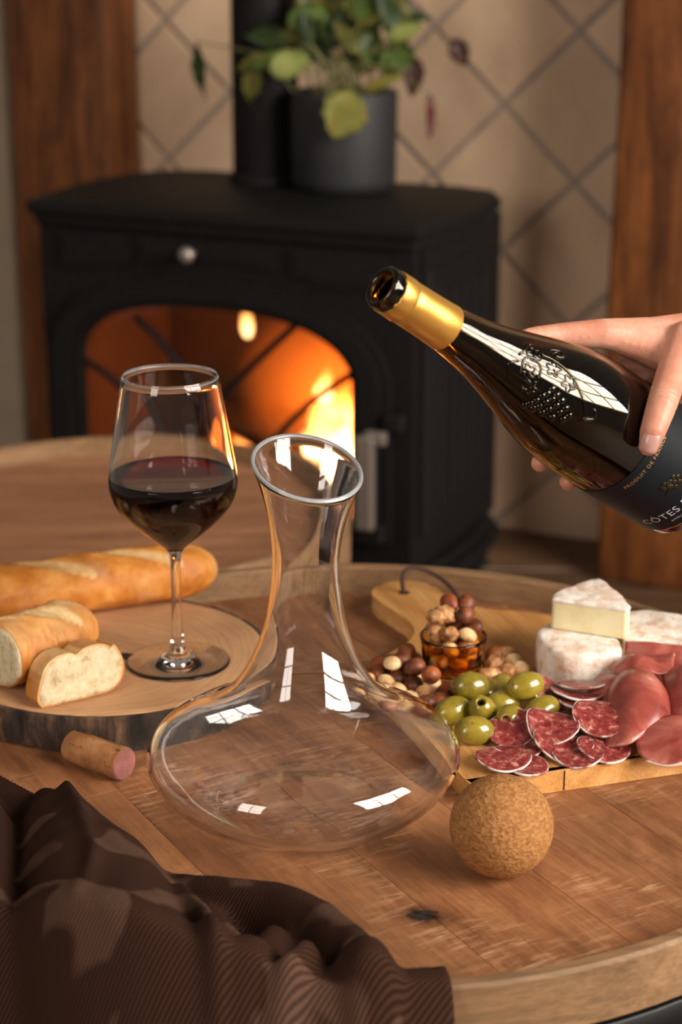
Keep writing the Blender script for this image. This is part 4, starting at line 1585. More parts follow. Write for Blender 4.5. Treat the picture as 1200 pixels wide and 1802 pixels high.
HB = BZ + 0.0074
NL = [('r', .0281, 1.3623), ('h', .0406, 1.3820), ('h', .0502, 1.3681), ('h', .0570, 1.3860), ('b', .0352, 1.3430), ('h', .0442, 1.3510), ('h', .0560, 1.3378), ('b', .0700, 1.3400), ('b', .0210, 1.3470),
      ('b', .0440, 1.3272), ('b', .0520, 1.3112), ('w', .0660, 1.3210), ('h', .0652, 1.3019), ('r', .0800, 1.3230), ('b', .0600, 1.3560), ('r', .0400, 1.3120), ('w', .0330, 1.3280), ('r', .0760, 1.3080), ('r', .0310, 1.3790)]
for k, (key, x, y) in enumerate(NL):
    nut(k, key, x, y, HB, 'in the loose heap left of the amber tumbler', 'heaped left of the tumbler')
for k, (key, x, y) in enumerate([('h', .0470, 1.3590), ('r', .0690, 1.3310), ('b', .0400, 1.3530), ('h', .0580, 1.3470), ('h', .0520, 1.3770)]):
    nut(k + 1, key, x, y, HB + 0.0115, 'on top of the loose heap left of the tumbler', 'on top of the left heap')
for k, (key, x, y) in enumerate([('w', .1215, 1.3800), ('w', .1290, 1.3640), ('b', .1370, 1.3860), ('b', .1410, 1.3700), ('w', .1150, 1.3560), ('w', .1330, 1.4010), ('r', .1235, 1.3990), ('b', .1180, 1.3400)]):
    nut(k, key, x, y, HB, 'between the amber tumbler and the cheese', 'right of the tumbler', 1.05)
# inside the tumbler: a lower layer and the heap on top
for k in range(5):
    a = 2 * pi * k / 5
    nut(k, 'bbwbw'[k], TC.x + 0.0118 * cos(a), TC.y + 0.0118 * sin(a), BZ + 0.0145, 'low inside the amber tumbler seen through its wall', 'low inside the tumbler', 0.92)
for k in range(6):
    a = 2 * pi * k / 6 + 0.3
    nut(k, 'whbwbw'[k], TC.x + 0.0140 * cos(a), TC.y + 0.0140 * sin(a), BZ + 0.0285, 'in the amber tumbler just below its rim', 'below the tumbler rim', 0.92)
for k, (key, dx, dy, dz) in enumerate([('w', -0.0150, -0.0080, 0.0410), ('w', -0.004, -0.0130, 0.0420), ('b', 0.0100, -0.0120, 0.0405), ('h', 0.0160, 0.0020, 0.0420), ('w', -0.0140, 0.0080, 0.0415), ('h', 0.0030, 0.0120, 0.0420),
                                       ('w', -0.0065, -0.0010, 0.0540), ('h', 0.0085, -0.002, 0.0535), ('w', -0.0140, -0.0015, 0.0520), ('r', -0.0035, 0.0090, 0.0600), ('h', 0.0105, 0.0080, 0.0600)]):
    nut(k, key, TC.x + dx, TC.y + dy, BZ + dz - 0.001, 'heaped above the rim of the amber tumbler', 'heaped on the tumbler', 0.98)

ORD = ['leftmost', 'second', 'third', 'fourth', 'fifth', 'sixth', 'seventh', 'eighth', 'ninth']
for lab_, lst in NUT_SETS.items():
    lst.sort(key=lambda q: q[0])
    if len(lst) > 1:
        for i_, (_, o_) in enumerate(lst):
            pre = 'leftmost ' if i_ == 0 else ('rightmost ' if i_ == len(lst) - 1 else ORD[i_] + ' from left ')
            o_['label'] = pre + lab_

# ------------------------------------------------------------------ olives
t = NT('olive')
v = t.coords((1, 1, 1))
base = t.ramp(t.noise(v, 40, 4, 0.6), [(0.3, lin('6c5d19')), (0.5, lin('867420')), (0.72, lin('9b8832'))])
spk = t.ramp(t.noise(v, 420, 2, 0.5), [(0.68, (0, 0, 0)), (0.74, (1, 1, 1))])
base = t.mix(spk, base, lin('2a260d'))
t.set(Base__Color=base, Roughness=0.22, Specular__IOR__Level=0.6, Coat__Weight=0.4, Coat__Roughness=0.08, Subsurface__Weight=0.15, Subsurface__Scale=0.003)
t.bump(t.noise(v, 230, 3), 0.12, 0.0008)
M['olive'] = t.m
M['olive_hole'] = plain('olive_inside', '2b2a0c', 0.4)
OL = [(.0975, 1.3040, .0385, 15, -5, 0, 'green olive on top of the pile at its left, below the tumbler'), (.1385, 1.3000, .0400, 15, 8, 0, 'green olive on top of the pile at its right, before the cheese'),
      (.1225, 1.3225, .0275, 80, 10, 0, 'green olive at the back of the pile, between the two top ones'), (.0830, 1.2840, .0270, 25, 10, 0, 'green olive leftmost in the pile, beside the nuts'),
      (.1045, 1.2790, .0285, -100, 55, 1, 'pitted green olive with its hole facing up, middle of the pile'), (.1215, 1.2985, .0260, 20, 5, 0, 'green olive deep in the pile under the two top ones'),
      (.1250, 1.2690, .0275, -110, 18, 1, 'pitted green olive with its dark hole facing the camera'), (.0970, 1.2490, .0270, 5, -3, 0, 'green olive nearest the camera, front left of the pile'),
      (.1500, 1.2830, .0275, 30, 15, 0, 'green olive rightmost in the pile, above the salami'), (.1130, 1.3170, .0265, 40, 0, 0, 'green olive low at the back left of the pile')]
for (x, y, z, yaw, pitch, hole, lab) in OL:
    e = thing('olive', lab, 'olive', (x, y, z), (0, radians(-pitch), radians(yaw)), 'green olives in the pile')
    bm = bmesh.new()
    a_, b_ = 0.0148, 0.0108
    prof = []
    for k in range(25):
        th = pi * k / 24
        prof.append((b_ * sin(th) ** 0.93 if 0 < k < 24 else 0, -a_ * cos(th)))
    # pitted end: small round hole with a rolled lip
    cut = [q for q in prof if not (q[1] > 0 and q[0] < 0.0042)]
    zt = cut[-1][1]
    prof = cut + [(0.0036, zt + 0.0003), (0.0030, zt - 0.0006), (0.0027, zt - 0.003), (0.0024, zt - 0.009), (0, zt - 0.0095)]
    add_lathe(bm, prof, 36, M=Matrix.Rotation(radians(90), 4, 'Y'))
    for v in bm.verts:
        v.co *= 1 + 0.02 * mnoise.noise(v.co * 90 + Vector((x * 50, y * 50, 0)))
    obj('flesh', bm, M['olive'], e, local=True)
    bm = bmesh.new()
    add_lathe(bm, [(0.00275, zt - 0.002), (0.0022, zt - 0.0085), (0, zt - 0.0088)], 24, M=Matrix.Rotation(radians(90), 4, 'Y'))
    obj('pit_hole', bm, M['olive_hole'], e, local=True)

# ------------------------------------------------------------------ salami
t = NT('salami')
v = t.coords((1, 1, 1))
n1 = t.noise(v, 210, 5, 0.65, 0.5)
base = t.ramp(n1, [(0.34, lin('581a1b')), (0.47, lin('7a2b29')), (0.57, lin('94453d')), (0.66, lin('c08e80')), (0.8, lin('d8b3a3'))])
t.set(Base__Color=base, Roughness=0.35, Specular__IOR__Level=0.5, Subsurface__Weight=0.1, Subsurface__Scale=0.003)
t.bump(t.noise(v, 300, 4), 0.35, 0.0008)
M['salami'] = t.m
t = NT('salami_rind')
t.set(Base__Color=t.ramp(t.noise(t.coords((1, 1, 1)), 90, 3), [(0.40, lin('8e4a42')), (0.50, lin('cdbdb4')), (0.62, lin('ded6d0'))]), Roughness=0.8)
M['salami_rind'] = t.m


def salami(x, y, z, r, yaw, tx, ty, wave, lab):
    e = thing('salami_slice', lab, 'salami', (x, y, z), (radians(tx), radians(ty), radians(yaw)), 'salami slices on the board')
    sd = random.uniform(0, 50)

    def zf(px, py):
        return wave * (1.2 * (px / r) ** 2 - 0.7 * (py / r) ** 2 + 0.45 * sin(2.2 * px / r + sd)) * 0.004

    bm = bmesh.new()
    N = 40
    rads = [0, 0.35, 0.65, 0.9, 0.985]
    rings = []
    th = 0.0017

    def rr(a):
        return r * (1 + 0.05 * mnoise.noise(Vector((cos(a) * 1.5, sin(a) * 1.5, sd))) + 0.02 * mnoise.noise(Vector((cos(a) * 5, sin(a) * 5, sd))))
    for sgn in (1, -1):
        for f in (rads if sgn > 0 else rads[::-1]):
            if f == 0:
                rings.append([bm.verts.new((0, 0, zf(0, 0) + sgn * th / 2))])
            else:
                rings.append([bm.verts.new((f * rr(2 * pi * k / N) * cos(2 * pi * k / N), 0.92 * f * rr(2 * pi * k / N) * sin(2 * pi * k / N), zf(f * r * cos(2 * pi * k / N), f * r * sin(2 * pi * k / N)) + sgn * th / 2)) for k in range(N)])
    for A, B in zip(rings[:-1], rings[1:]):
        for k in range(N):
            k2 = (k + 1) % N
            if len(A) == 1:
                bm.faces.new((A[0], B[k], B[k2]))
            elif len(B) == 1:
                bm.faces.new((A[k], B[0], A[k2]))
            else:
                bm.faces.new((A[k], B[k], B[k2], A[k2]))
    obj('meat', bm, M['salami'], e, local=True)
    bm = bmesh.new()
    R4 = []
    for f, h in ((0.986, th / 2 + 0.00008), (1.010, th / 2 - 0.0002), (1.012, -th / 2 + 0.0002), (0.986, -th / 2 - 0.00008)):
        R4.append([bm.verts.new((f * rr(2 * pi * k / N) * cos(2 * pi * k / N), 0.92 * f * rr(2 * pi * k / N) * sin(2 * pi * k / N), zf(r * cos(2 * pi * k / N), r * sin(2 * pi * k / N)) + h)) for k in range(N)])
    for q in range(4):
        A, B = R4[q], R4[(q + 1) % 4]
        for k in range(N):
            bm.faces.new((A[k], A[(k + 1) % N], B[(k + 1) % N], B[k]))
    obj('rind', bm, M['salami_rind'], e, local=True)
    return e


ZS = BZ + 0.0042
for a in [(.1150, 1.2120, ZS + .001, .0200, 10, 3, 2, 0.6, 'salami slice nearest the front left corner of the board'),
          (.1320, 1.2045, ZS - .002, .0150, 60, 0, -3, 0.4, 'small dark salami slice half under the front left one'),
          (.1270, 1.2330, ZS - .001, .0190, 30, -5, 4, 0.5, 'salami slice lying under the leaning one at the pile left'),
          (.1240, 1.2510, ZS + .006, .0185, 20, 22, -14, 0.8, 'salami slice leaning on the front olives, rind edge forward'),
          (.1530, 1.2480, ZS + .010, .0195, -15, 18, 14, 1.0, 'salami slice on top at centre, white rind curling down right'),
          (.1600, 1.2340, ZS + .002, .0215, -5, 8, 6, 0.7, 'salami slice under the top centre one'),
          (.1690, 1.2220, ZS - .001, .0185, -10, 3, 2, 0.4, 'flat salami slice lowest at the front centre'),
          (.1885, 1.2300, ZS + .000, .0195, -5, 4, 5, 0.6, 'salami slice between the centre stack and the ham'),
          (.1900, 1.2575, ZS + .012, .0215, -10, 16, 8, 1.3, 'wavy salami slice touching the ham drape'),
          (.1640, 1.2770, ZS + .006, .0200, 5, -10, 2, 0.4, 'salami slice edge-on, lowest of the back row'),
          (.1820, 1.2890, ZS + .010, .0195, 0, -13, 0, 0.3, 'salami slice edge-on, second in the back row'),
          (.1780, 1.3010, ZS + .012, .0200, -5, -14, 3, 0.4, 'salami slice edge-on, third in the back row'),
          (.1830, 1.3120, ZS + .015, .0190, -8, -14, -4, 0.3, 'salami slice edge-on, rearmost against the lower cheese'),
          (.1560, 1.3080, ZS + .011, .0185, 25, 30, 24, 0.4, 'salami slice leaning between the right olives and the cheese')]:
    salami(*a)

# ------------------------------------------------------------------ ham
t = NT('ham')
v = t.coords((1, 1, 1))
n1 = t.noise(v, 34, 5, 0.6, 1.0)
base = t.ramp(n1, [(0.3, lin('76302a')), (0.5, lin('96473d')), (0.64, lin('ab6355')), (0.76, lin('d09c88'))])
t.set(Base__Color=base, Roughness=0.32, Specular__IOR__Level=0.5, Subsurface__Weight=0.2, Subsurface__Scale=0.004)
t.b.inputs['Subsurface Radius'].default_value = (1.0, 0.35, 0.25)
t.bump(t.noise(v, 160, 4), 0.25, 0.0008)
M['ham'] = t.m
M['ham_fat'] = plain('ham_fat', 'dcb6a2', 0.4, var=0.12, bump=0.2, bscale=200, sss=0.3)


def ham(lab, grid, th=0.0018, fat=None, seed=0):
    """sheet of cured ham from a control grid of world points (rows of equal length)."""
    e = thing('ham_slice', lab, 'ham', grid[len(grid) // 2][len(grid[0]) // 2], group='cured ham slices on the board')
    rows = [smooth_pts(r, 6) for r in grid]
    cols = [smooth_pts([r[k] for r in rows], 6) for k in range(len(rows[0]))]
    bm = bmesh.new()
    V = [[bm.verts.new(p + 0.0010 * mnoise.noise_vector(p * 60 + Vector((seed, 0, 0)))) for p in c] for c in cols]
    for i in range(len(V) - 1):
        for j in range(len(V[0]) - 1):
            bm.faces.new((V[i][j], V[i + 1][j], V[i + 1][j + 1], V[i][j + 1]))
    edge = None
    if fat == 'first':
        edge = [v.co.copy() for v in V[0]]
    elif fat == 'last':
        edge = [v.co.copy() for v in V[-1]]
    elif fat == 'bottom':
        edge = [c[-1].co.copy() for c in V]
    elif fat == 'top':
        edge = [c[0].co.copy() for c in V]
    bmesh.ops.recalc_face_normals(bm, faces=bm.faces[:])
    bmesh.ops.solidify(bm, geom=bm.faces[:], thickness=th)
    obj('meat', bm, M['ham'], e)
    if edge:
        bm = bmesh.new()
        add_tube(bm, edge, [0.0014 + 0.0008 * mnoise.noise(p * 200) for p in edge], 8)
        obj('fat_edge', bm, M['ham_fat'], e)
    return e


z = BZ
# block-like folded sheet before the half wheel
ham('upright folded ham slice standing before the half wheel cheese', [[(.2215, 1.3560, z + .036), (.240, 1.3500, z + .038), (.258, 1.3460, z + .037), (.280, 1.340, z + .036)], [(.2195, 1.3470, z + .020), (.238, 1.3400, z + .022), (.257, 1.3360, z + .021), (.28, 1.331, z + .020)], [(.2150, 1.3380, z + .004), (.234, 1.3300, z + .005), (.255, 1.3250, z + .005), (.278, 1.322, z + .004)]], fat='last', seed=1)
ham('broad ham slice draped over the pile, smooth rounded front', [[(.203, 1.313, z + .022), (.218, 1.317, z + .031), (.232, 1.313, z + .032), (.244, 1.304, z + .022)], [(.197, 1.285, z + .020), (.212, 1.288, z + .036), (.232, 1.284, z + .036), (.246, 1.280, z + .018)], [(.196, 1.258, z + .014), (.212, 1.256, z + .026), (.231, 1.257, z + .027), (.243, 1.258, z + .012)], [(.190, 1.232, z + .005), (.206, 1.227, z + .010), (.222, 1.236, z + .013), (.237, 1.240, z + .006)]], fat='last', seed=2)
ham('ham slice folded at the right edge over the draped one', [[(.243, 1.318, z + .026), (.256, 1.320, z + .032), (.272, 1.316, z + .030), (.292, 1.31, z + .024)], [(.241, 1.296, z + .026), (.256, 1.296, z + .036), (.274, 1.294, z + .034), (.294, 1.29, z + .026)], [(.241, 1.272, z + .018), (.256, 1.268, z + .028), (.274, 1.268, z + .026), (.292, 1.268, z + .018)], [(.238, 1.256, z + .010), (.252, 1.250, z + .017), (.270, 1.250, z + .018), (.29, 1.25, z + .010)]], fat='bottom', seed=3)
ham('curled dark ham slice at the front right by the board edge', [[(.214, 1.252, z + .014), (.230, 1.250, z + .018), (.246, 1.252, z + .020), (.268, 1.25, z + .017)], [(.212, 1.234, z + .010), (.228, 1.230, z + .014), (.244, 1.233, z + .018), (.264, 1.236, z + .016)], [(.213, 1.220, z + .005), (.229, 1.214, z + .007), (.243, 1.216, z + .013), (.258, 1.222, z + .011)], [(.216, 1.212, z + .003), (.230, 1.205, z + .003), (.241, 1.204, z + .006), (.253, 1.209, z + .010)]], fat='bottom', seed=4)
ham('small purple-pink ham fold tucked below the upright slice', [[(.206, 1.334, z + .022), (.222, 1.338, z + .032), (.240, 1.336, z + .030), (.256, 1.338, z + .034)], [(.208, 1.322, z + .024), (.224, 1.324, z + .036), (.240, 1.322, z + .030), (.254, 1.326, z + .033)], [(.211, 1.312, z + .020), (.226, 1.313, z + .030), (.240, 1.312, z + .026), (.252, 1.315, z + .027)]], fat='top', seed=5)
ham('red ham slice between the salami and the ham drape', [[(.188, 1.318, z + .013), (.200, 1.322, z + .022), (.212, 1.318, z + .024)], [(.188, 1.300, z + .012), (.200, 1.302, z + .022), (.212, 1.300, z + .026)], [(.192, 1.282, z + .008), (.203, 1.282, z + .014), (.213, 1.281, z + .020)]], seed=6)
ham('ham slice with a pale fat edge low at the right frame edge', [[(.252, 1.247, z + .015), (.268, 1.246, z + .018), (.290, 1.246, z + .014)], [(.250, 1.232, z + .010), (.268, 1.230, z + .015), (.292, 1.232, z + .012)], [(.252, 1.219, z + .004), (.268, 1.216, z + .008), (.288, 1.220, z + .006)]], fat='first', seed=7)

# ------------------------------------------------------------------ bottle
BOR = Vector((0.0241, 1.1366, 0.3767))
BAX = Vector((0.7299, 0.4103, -0.5467)).normalized()
cam_v = Vector((0, cos(radians(18)), -sin(radians(18))))
E1 = (-(cam_v - BAX * cam_v.dot(BAX))).normalized()        # points from the axis to the camera
E2 = E1.cross(BAX).normalized()
BM4 = Matrix(((E1.x, E2.x, BAX.x, BOR.x), (E1.y, E2.y, BAX.y, BOR.y), (E1.z, E2.z, BAX.z, BOR.z), (0, 0, 0, 1)))
if BM4.to_3x3().determinant() < 0:
    E2 = -E2
    BM4 = Matrix(((E1.x, E2.x, BAX.x, BOR.x), (E1.y, E2.y, BAX.y, BOR.y), (E1.z, E2.z, BAX.z, BOR.z), (0, 0, 0, 1)))
bt = thing('wine_bottle', 'dark wine bottle with gold neck capsule and navy label, held tilted over the decanter', 'bottle', BOR)
t = NT('bottle_glass')
t.set(Base__Color=(0.24, 0.145, 0.014, 1), Roughness=0.0, IOR=1.5, Transmission__Weight=1.0)
M['bottle_glass'] = t.m
BO_ = [(10.6, 0.6), (12.4, 0.0), (13.8, 1.4), (14.2, 4), (14.2, 8), (13.6, 10), (13.4, 14), (13.6, 22), (14.2, 40), (15.0, 56), (16.6, 68), (19.2, 86), (23.3, 104), (29.0, 124), (34.8, 144), (39.4, 164), (41.9, 184), (42.5, 208), (42.6, 285), (40.5, 292), (36, 295)]
BI_ = [(0, 270), (16, 276), (30, 286), (36, 290), (38.7, 285), (39.3, 275), (39.3, 208), (38.6, 184), (36.0, 164), (31.4, 144), (25.6, 124), (19.9, 104), (15.8, 86), (13.0, 68), (11.2, 56), (10.2, 40), (9.6, 22), (9.3, 8), (9.6, 2)]
bo = spline_prof([(r / 1000, a / 1000) for r, a in BO_], 4)
bi = spline_prof([(r / 1000, a / 1000) for r, a in BI_], 4)
bm = bmesh.new()
add_lathe(bm, bo + [(0.020, 0.284), (0, 0.276)], 80, M=BM4)
bmesh.ops.recalc_face_normals(bm, faces=bm.faces[:])
bm2 = bmesh.new()
add_lathe(bm, bi, 80, M=BM4)
# bridge mouth: join outer first ring to inner last ring
bm.verts.ensure_lookup_table()
bm.edges.ensure_lookup_table()
be = [e for e in bm.edges if e.is_boundary]
bmesh.ops.bridge_loops(bm, edges=be)
obj('glass_body', bm, M['bottle_glass'], bt)


def br(a):
    for (r0, a0), (r1, a1) in zip(bo[:-1], bo[1:]):
        if a0 <= a <= a1 and a1 > a0:
            return r0 + (r1 - r0) * (a - a0) / (a1 - a0)
    return bo[-1][0]


def on_bottle(th, a, h=0.0):
    """point on the bottle: th = angle from the camera-facing line (towards the image bottom is positive), a = distance from the mouth."""
    r = br(a) + h
    return BM4 @ Vector((r * cos(th), SG * r * sin(th), a))


SG = 1
SG = 1 if (BM4.to_3x3() @ Vector((0, 1, 0))).z < 0 else -1
# wine left in the bottle, level surface
bm = bmesh.new()
inner = [(max(0, r - 0.0002), a) for r, a in bi]
add_lathe(bm, inner + [(0, 0.002)], 72, M=BM4)
lvl = on_bottle(radians(10), 0.100).z
lvl = 0.335
r_ = bmesh.ops.bisect_plane(bm, geom=bm.verts[:] + bm.edges[:] + bm.faces[:], plane_co=(0, 0, 0.320), plane_no=(0, 0, 1), clear_outer=True)
bmesh.ops.holes_fill(bm, edges=[e for e in bm.edges if e.is_boundary], sides=0)
t = NT('bottle_wine')
t.set(Base__Color=(0.012, 0.001, 0.001, 1), Roughness=0.3, IOR=1.34, Specular__IOR__Level=0.02)
M['bottle_wine'] = t.m
o = obj('wine', bm, M['bottle_wine'], bt)
o['label'] = 'dark wine lying level inside the bottle'
auto_sharp(o, 40)
# capsule
t = NT('gold_foil')
v = t.coords((1, 1, 1))
t.set(Base__Color=lin('d9a44e'), Roughness=0.36, Metallic=0.85)
t.bump(t.noise(v, 90, 4), 0.12, 0.001)
M['gold'] = t.m
bm = bmesh.new()
cp = [(0.0138, 0.0088), (0.0146, 0.0086), (0.0149, 0.0095), (0.0150, 0.0190), (0.0147, 0.0198), (0.0144, 0.0203), (0.0146, 0.0210), (0.0147, 0.03), (0.0150, 0.045), (0.0156, 0.0575), (0.0155, 0.0578), (0.0150, 0.0577)]
add_lathe(bm, cp, 72, M=BM4)
for v in bm.verts:
    q = BM4.inverted() @ v.co
    if q.z < 0.0097:      # torn foil edge
        a = atan2(q.y, q.x)
        v.co += BAX * 0.0016 * mnoise.noise(Vector((cos(a) * 5, sin(a) * 5, 1))) - BAX * (0.0022 if cos(a - 1.9) > 0.94 else 0)
obj('foil_capsule', bm, M['gold'], bt)
# label
M['label_navy'] = plain('label_navy', '0a0f15', 0.6, spec=0.22, var=0.05)
M['label_gold'] = plain('label_gold', 'b98d58', 0.4, metal=0.6)
M['label_silver'] = plain('label_silver', 'b9bcc0', 0.45)
M['label_emblem'] = plain('label_emblem', '2f2916', 0.35, metal=0.6)
A0, A1, LTH = 0.2172, 0.2845, radians(155)
LTC = radians(14)
bm = bmesh.new()
NA = 72
rows = []
for j in range(9):
    a = A0 + (A1 - A0) * j / 8
    rows.append([bm.verts.new(on_bottle(LTC - LTH + 2 * LTH * k / NA, a, 0.0003)) for k in range(NA + 1)])
for A, B in zip(rows[:-1], rows[1:]):
    for k in range(NA):
        bm.faces.new((A[k], A[k + 1], B[k + 1], B[k]))
bmesh.ops.recalc_face_normals(bm, faces=bm.faces[:])
lab = obj('label', bm, M['label_navy'], bt)


def wrap_text(name, s, size, a_base, th_c, mat, h=0.00045, space=1.0, right_th=None, left_th=None):
    c = bpy.data.curves.new(name, 'FONT')
    c.body = s
    c.size = size
    c.space_character = space
    c.align_x = 'CENTER'
    c.resolution_u = 3
    o = bpy.data.objects.new(name, c)
    COL.objects.link(o)
    me = evaluated(o, name)
    bpy.data.objects.remove(o)
    R = br(a_base)
    bm = bmesh.new()
    bm.from_mesh(me)
    bmesh.ops.subdivide_edges(bm, edges=[e for e in bm.edges if e.calc_length() > size * 0.3], cuts=2)
    for v in bm.verts:
        # reading direction runs from the image bottom upwards: text x grows with falling angle
        v.co = on_bottle(th_c - v.co.x / R, a_base - v.co.y, h)
    o = obj(name, bm, mat, lab, smooth=False, normals=False)
    return o


wrap_text('lettering', 'PRODUIT DE FRANCE', 0.0041, 0.2262, LTC, M['label_gold'], space=1.17)
wrap_text('lettering', 'CÔTES DU RHÔNE', 0.0092, 0.2730, LTC + radians(1), M['label_silver'], space=1.12)
wrap_text('lettering', 'APPELLATION D\u2019ORIGINE PROTÉGÉE', 0.0026, 0.2785, LTC, M['label_silver'], space=1.2)
bm = bmesh.new()
for (dx, dy) in ((0, 0), (4.2, 0.3), (8.2, 0.8), (2.1, 3.6), (6.2, 4.0), (-1.5, 3.2), (4.4, 7.2), (0.8, 6.8)):
    p = on_bottle(LTC - (dx - 2) / 1000 / 0.042, 0.2550 - dy / 1000, 0.0003)
    nn = (p - (BOR + BAX * (p - BOR).dot(BAX))).normalized()
    K = Matrix.Translation(p) @ nn.to_track_quat('Z', 'Y').to_matrix().to_4x4()
    r_ = bmesh.ops.create_uvsphere(bm, u_segments=12, v_segments=8, radius=1)
    bmesh.ops.transform(bm, matrix=K @ Matrix.Diagonal((0.0020, 0.0020, 0.0006, 1)), verts=r_['verts'])
add_tube(bm, [on_bottle(LTC - (x - 2) / 1000 / 0.042, 0.2550 - y / 1000, 0.0005) for x, y in ((-9, 1.5), (-6, 2.6), (-3, 3.8), (0, 6))], [0.0003, 0.0005, 0.0006, 0.0005], 6)
for k in range(5):
    a = radians(72 * k)
    p = on_bottle(LTC - ((-3.5 + 2.2 * cos(a)) - 2) / 1000 / 0.042, 0.2550 - (7.5 + 2.2 * sin(a)) / 1000, 0.0004)
    nn = (p - (BOR + BAX * (p - BOR).dot(BAX))).normalized()
    K = Matrix.Translation(p) @ nn.to_track_quat('Z', 'Y').to_matrix().to_4x4()
    r_ = bmesh.ops.create_uvsphere(bm, u_segments=10, v_segments=6, radius=1)
    bmesh.ops.transform(bm, matrix=K @ Matrix.Diagonal((0.0019, 0.0019, 0.0005, 1)), verts=r_['verts'])
obj('grape_emblem', bm, M['label_emblem'], lab)
# vine relief pressed into the glass of the shoulder
bm = bmesh.new()
rnd = random.Random(5)


def bump_at(th, a, r, h=0.6):
    p = on_bottle(th, a, -0.0002)
    nn = (p - (BOR + BAX * (p - BOR).dot(BAX))).normalized()
    K = Matrix.Translation(p) @ nn.to_track_quat('Z', 'Y').to_matrix().to_4x4()
    q = bmesh.ops.create_uvsphere(bm, u_segments=14, v_segments=8, radius=1)
    bmesh.ops.transform(bm, matrix=K @ Matrix.Diagonal((r, r, r * h, 1)), verts=q['verts'])


def vine(pts, r):
    P = smooth_pts([(radians(a), b / 1000, 0) for a, b in pts], 6)
    add_tube(bm, [on_bottle(p.x, p.y, r * 0.2) for p in P], r, 8)


for row in range(5):
    for k in range(6 - row):
        bump_at(radians(38 - 7.5 * (k + 0.5 * row) + rnd.uniform(-1, 1)), 0.124 + 0.0062 * row + rnd.uniform(-.0005, .0005) + 0.0016 * k, 0.0030)
vine([(-34, 117), (-46, 122), (-50, 130), (-44, 134), (-40, 129), (-44, 125.5), (-47, 129)], 0.0009)
vine([(-34, 117), (-33, 126), (-26, 137), (-14, 147), (2, 157), (10, 160), (16, 158)], 0.0009)
vine([(-24, 112), (-38, 112), (-44, 108), (-30, 105), (-20, 102)], 0.0010)
vine([(10, 160), (4, 166), (-3, 163)], 0.0010)
vine([(4, 108), (-14, 106), (-24, 110), (-18, 118), (-2, 120)], 0.0009)
vine([(22, 104), (10, 100), (0, 98), (-10, 103)], 0.0009)
for (th, a, rot) in ((-4, 112, 0), (-22, 127, 40), (-14, 140, 80), (14, 118, 20), (-30, 112, 0)):
    lobes = []
    for k in range(25):
        u = 2 * pi * k / 24
        rr = 5.2 * (1 + 0.28 * cos(5 * u))
        lobes.append((th + (rr * cos(u + radians(rot))) / 0.030 / 1000 * 57.3 * 0.8, a + rr * sin(u + radians(rot)) * 0.8))
    vine(lobes, 0.0007)
    vine([(th, a), (th + 6, a + 3)], 0.0007)
obj('vine_relief', bm, M['bottle_glass'], bt)

# ------------------------------------------------------------------ hand
t = NT('skin')
v = t.coords((1, 1, 1))
base = t.ramp(t.noise(v, 30, 5, 0.6), [(0.3, lin('b3705a')), (0.5, lin('c68a72')), (0.7, lin('d3a08a'))])
t.set(Base__Color=base, Roughness=0.45, Specular__IOR__Level=0.4, Subsurface__Weight=0.25, Subsurface__Scale=0.006)
t.b.inputs['Subsurface Radius'].default_value = (1.0, 0.35, 0.2)
t.bump(t.noise(v, 520, 5, 0.65), 0.3, 0.0009)
M['skin'] = t.m
t = NT('nail')
t.set(Base__Color=lin('e0b3a6'), Roughness=0.2, Specular__IOR__Level=0.5, Coat__Weight=0.3)
M['nail'] = t.m

bm = bmesh.new()


def limb(pts):
    for (p, r), (q, s) in zip(pts[:-1], pts[1:]):
        p, q = Vector(p), Vector(q)
        m = max(2, int((q - p).length / 0.0045))
        for k in range(m + 1):
            f = k / m
            c = p.lerp(q, f)
            rad = r + (s - r) * f
            x = bmesh.ops.create_icosphere(bm, subdivisions=2, radius=rad)
            bmesh.ops.translate(bm, vec=c, verts=x['verts'])


thumb = [((.2008, 1.1768, .2628), .0070), ((.2032, 1.1790, .2720), .0090), ((.2110, 1.1916, .2890), .0108), ((.2207, 1.2149, .3045), .0112), ((.2322, 1.2366, .3191), .0145), ((.2584, 1.2600, .3140), .0185), ((.300, 1.290, .3080), .024)]
limb(thumb)
index = [((.1240, 1.2265, .3240), .0064), ((.1311, 1.2291, .3241), .0074), ((.1468, 1.2340, .3240), .0086), ((.1759, 1.2376, .3241), .0108), ((.2106, 1.2498, .3183), .0150), ((.2584, 1.274, .3120), .022), ((.295, 1.297, .306), .026)]
limb(index)
limb([((.1364, 1.2337, .2344), .0066), ((.1440, 1.2490, .2385), .0078), ((.1532, 1.2660, .2445), .0086), ((.1755, 1.2790, .2700), .0094), ((.2091, 1.2601, .3000), .0125), ((.26, 1.280, .308), .018), ((.295, 1.297, .304), .024)])
limb([((.1578, 1.2444, .2177), .0066), ((.1660, 1.2610, .2210), .0076), ((.1753, 1.2785, .2280), .0084), ((.1978, 1.2890, .2545), .0092), ((.2263, 1.2745, .2800), .0120), ((.265, 1.288, .295), .017), ((.30, 1.30, .300), .024)])
limb([((.1992, 1.2790, .1936), .0062), ((.2094, 1.2985, .2090), .0076), ((.2259, 1.3050, .2290), .0084), ((.2430, 1.2925, .2580), .0110), ((.275, 1.297, .280), .016), ((.305, 1.302, .294), .023)])
limb([((.1903, 1.2413, .3200), .0118), ((.2115, 1.2450, .3145), .0160), ((.2319, 1.2552, .3080), .0205), ((.2650, 1.275, .3080), .0250), ((.31, 1.303, .3020), .0270)])
limb([((.2250, 1.2230, .3090), .0115), ((.2200, 1.2400, .3130), .0130)])
limb([((.305, 1.300, .302), .0270), ((.40, 1.335, .2965), .0265), ((.56, 1.362, .288), .038), ((.64, 1.366, .284), .041)])
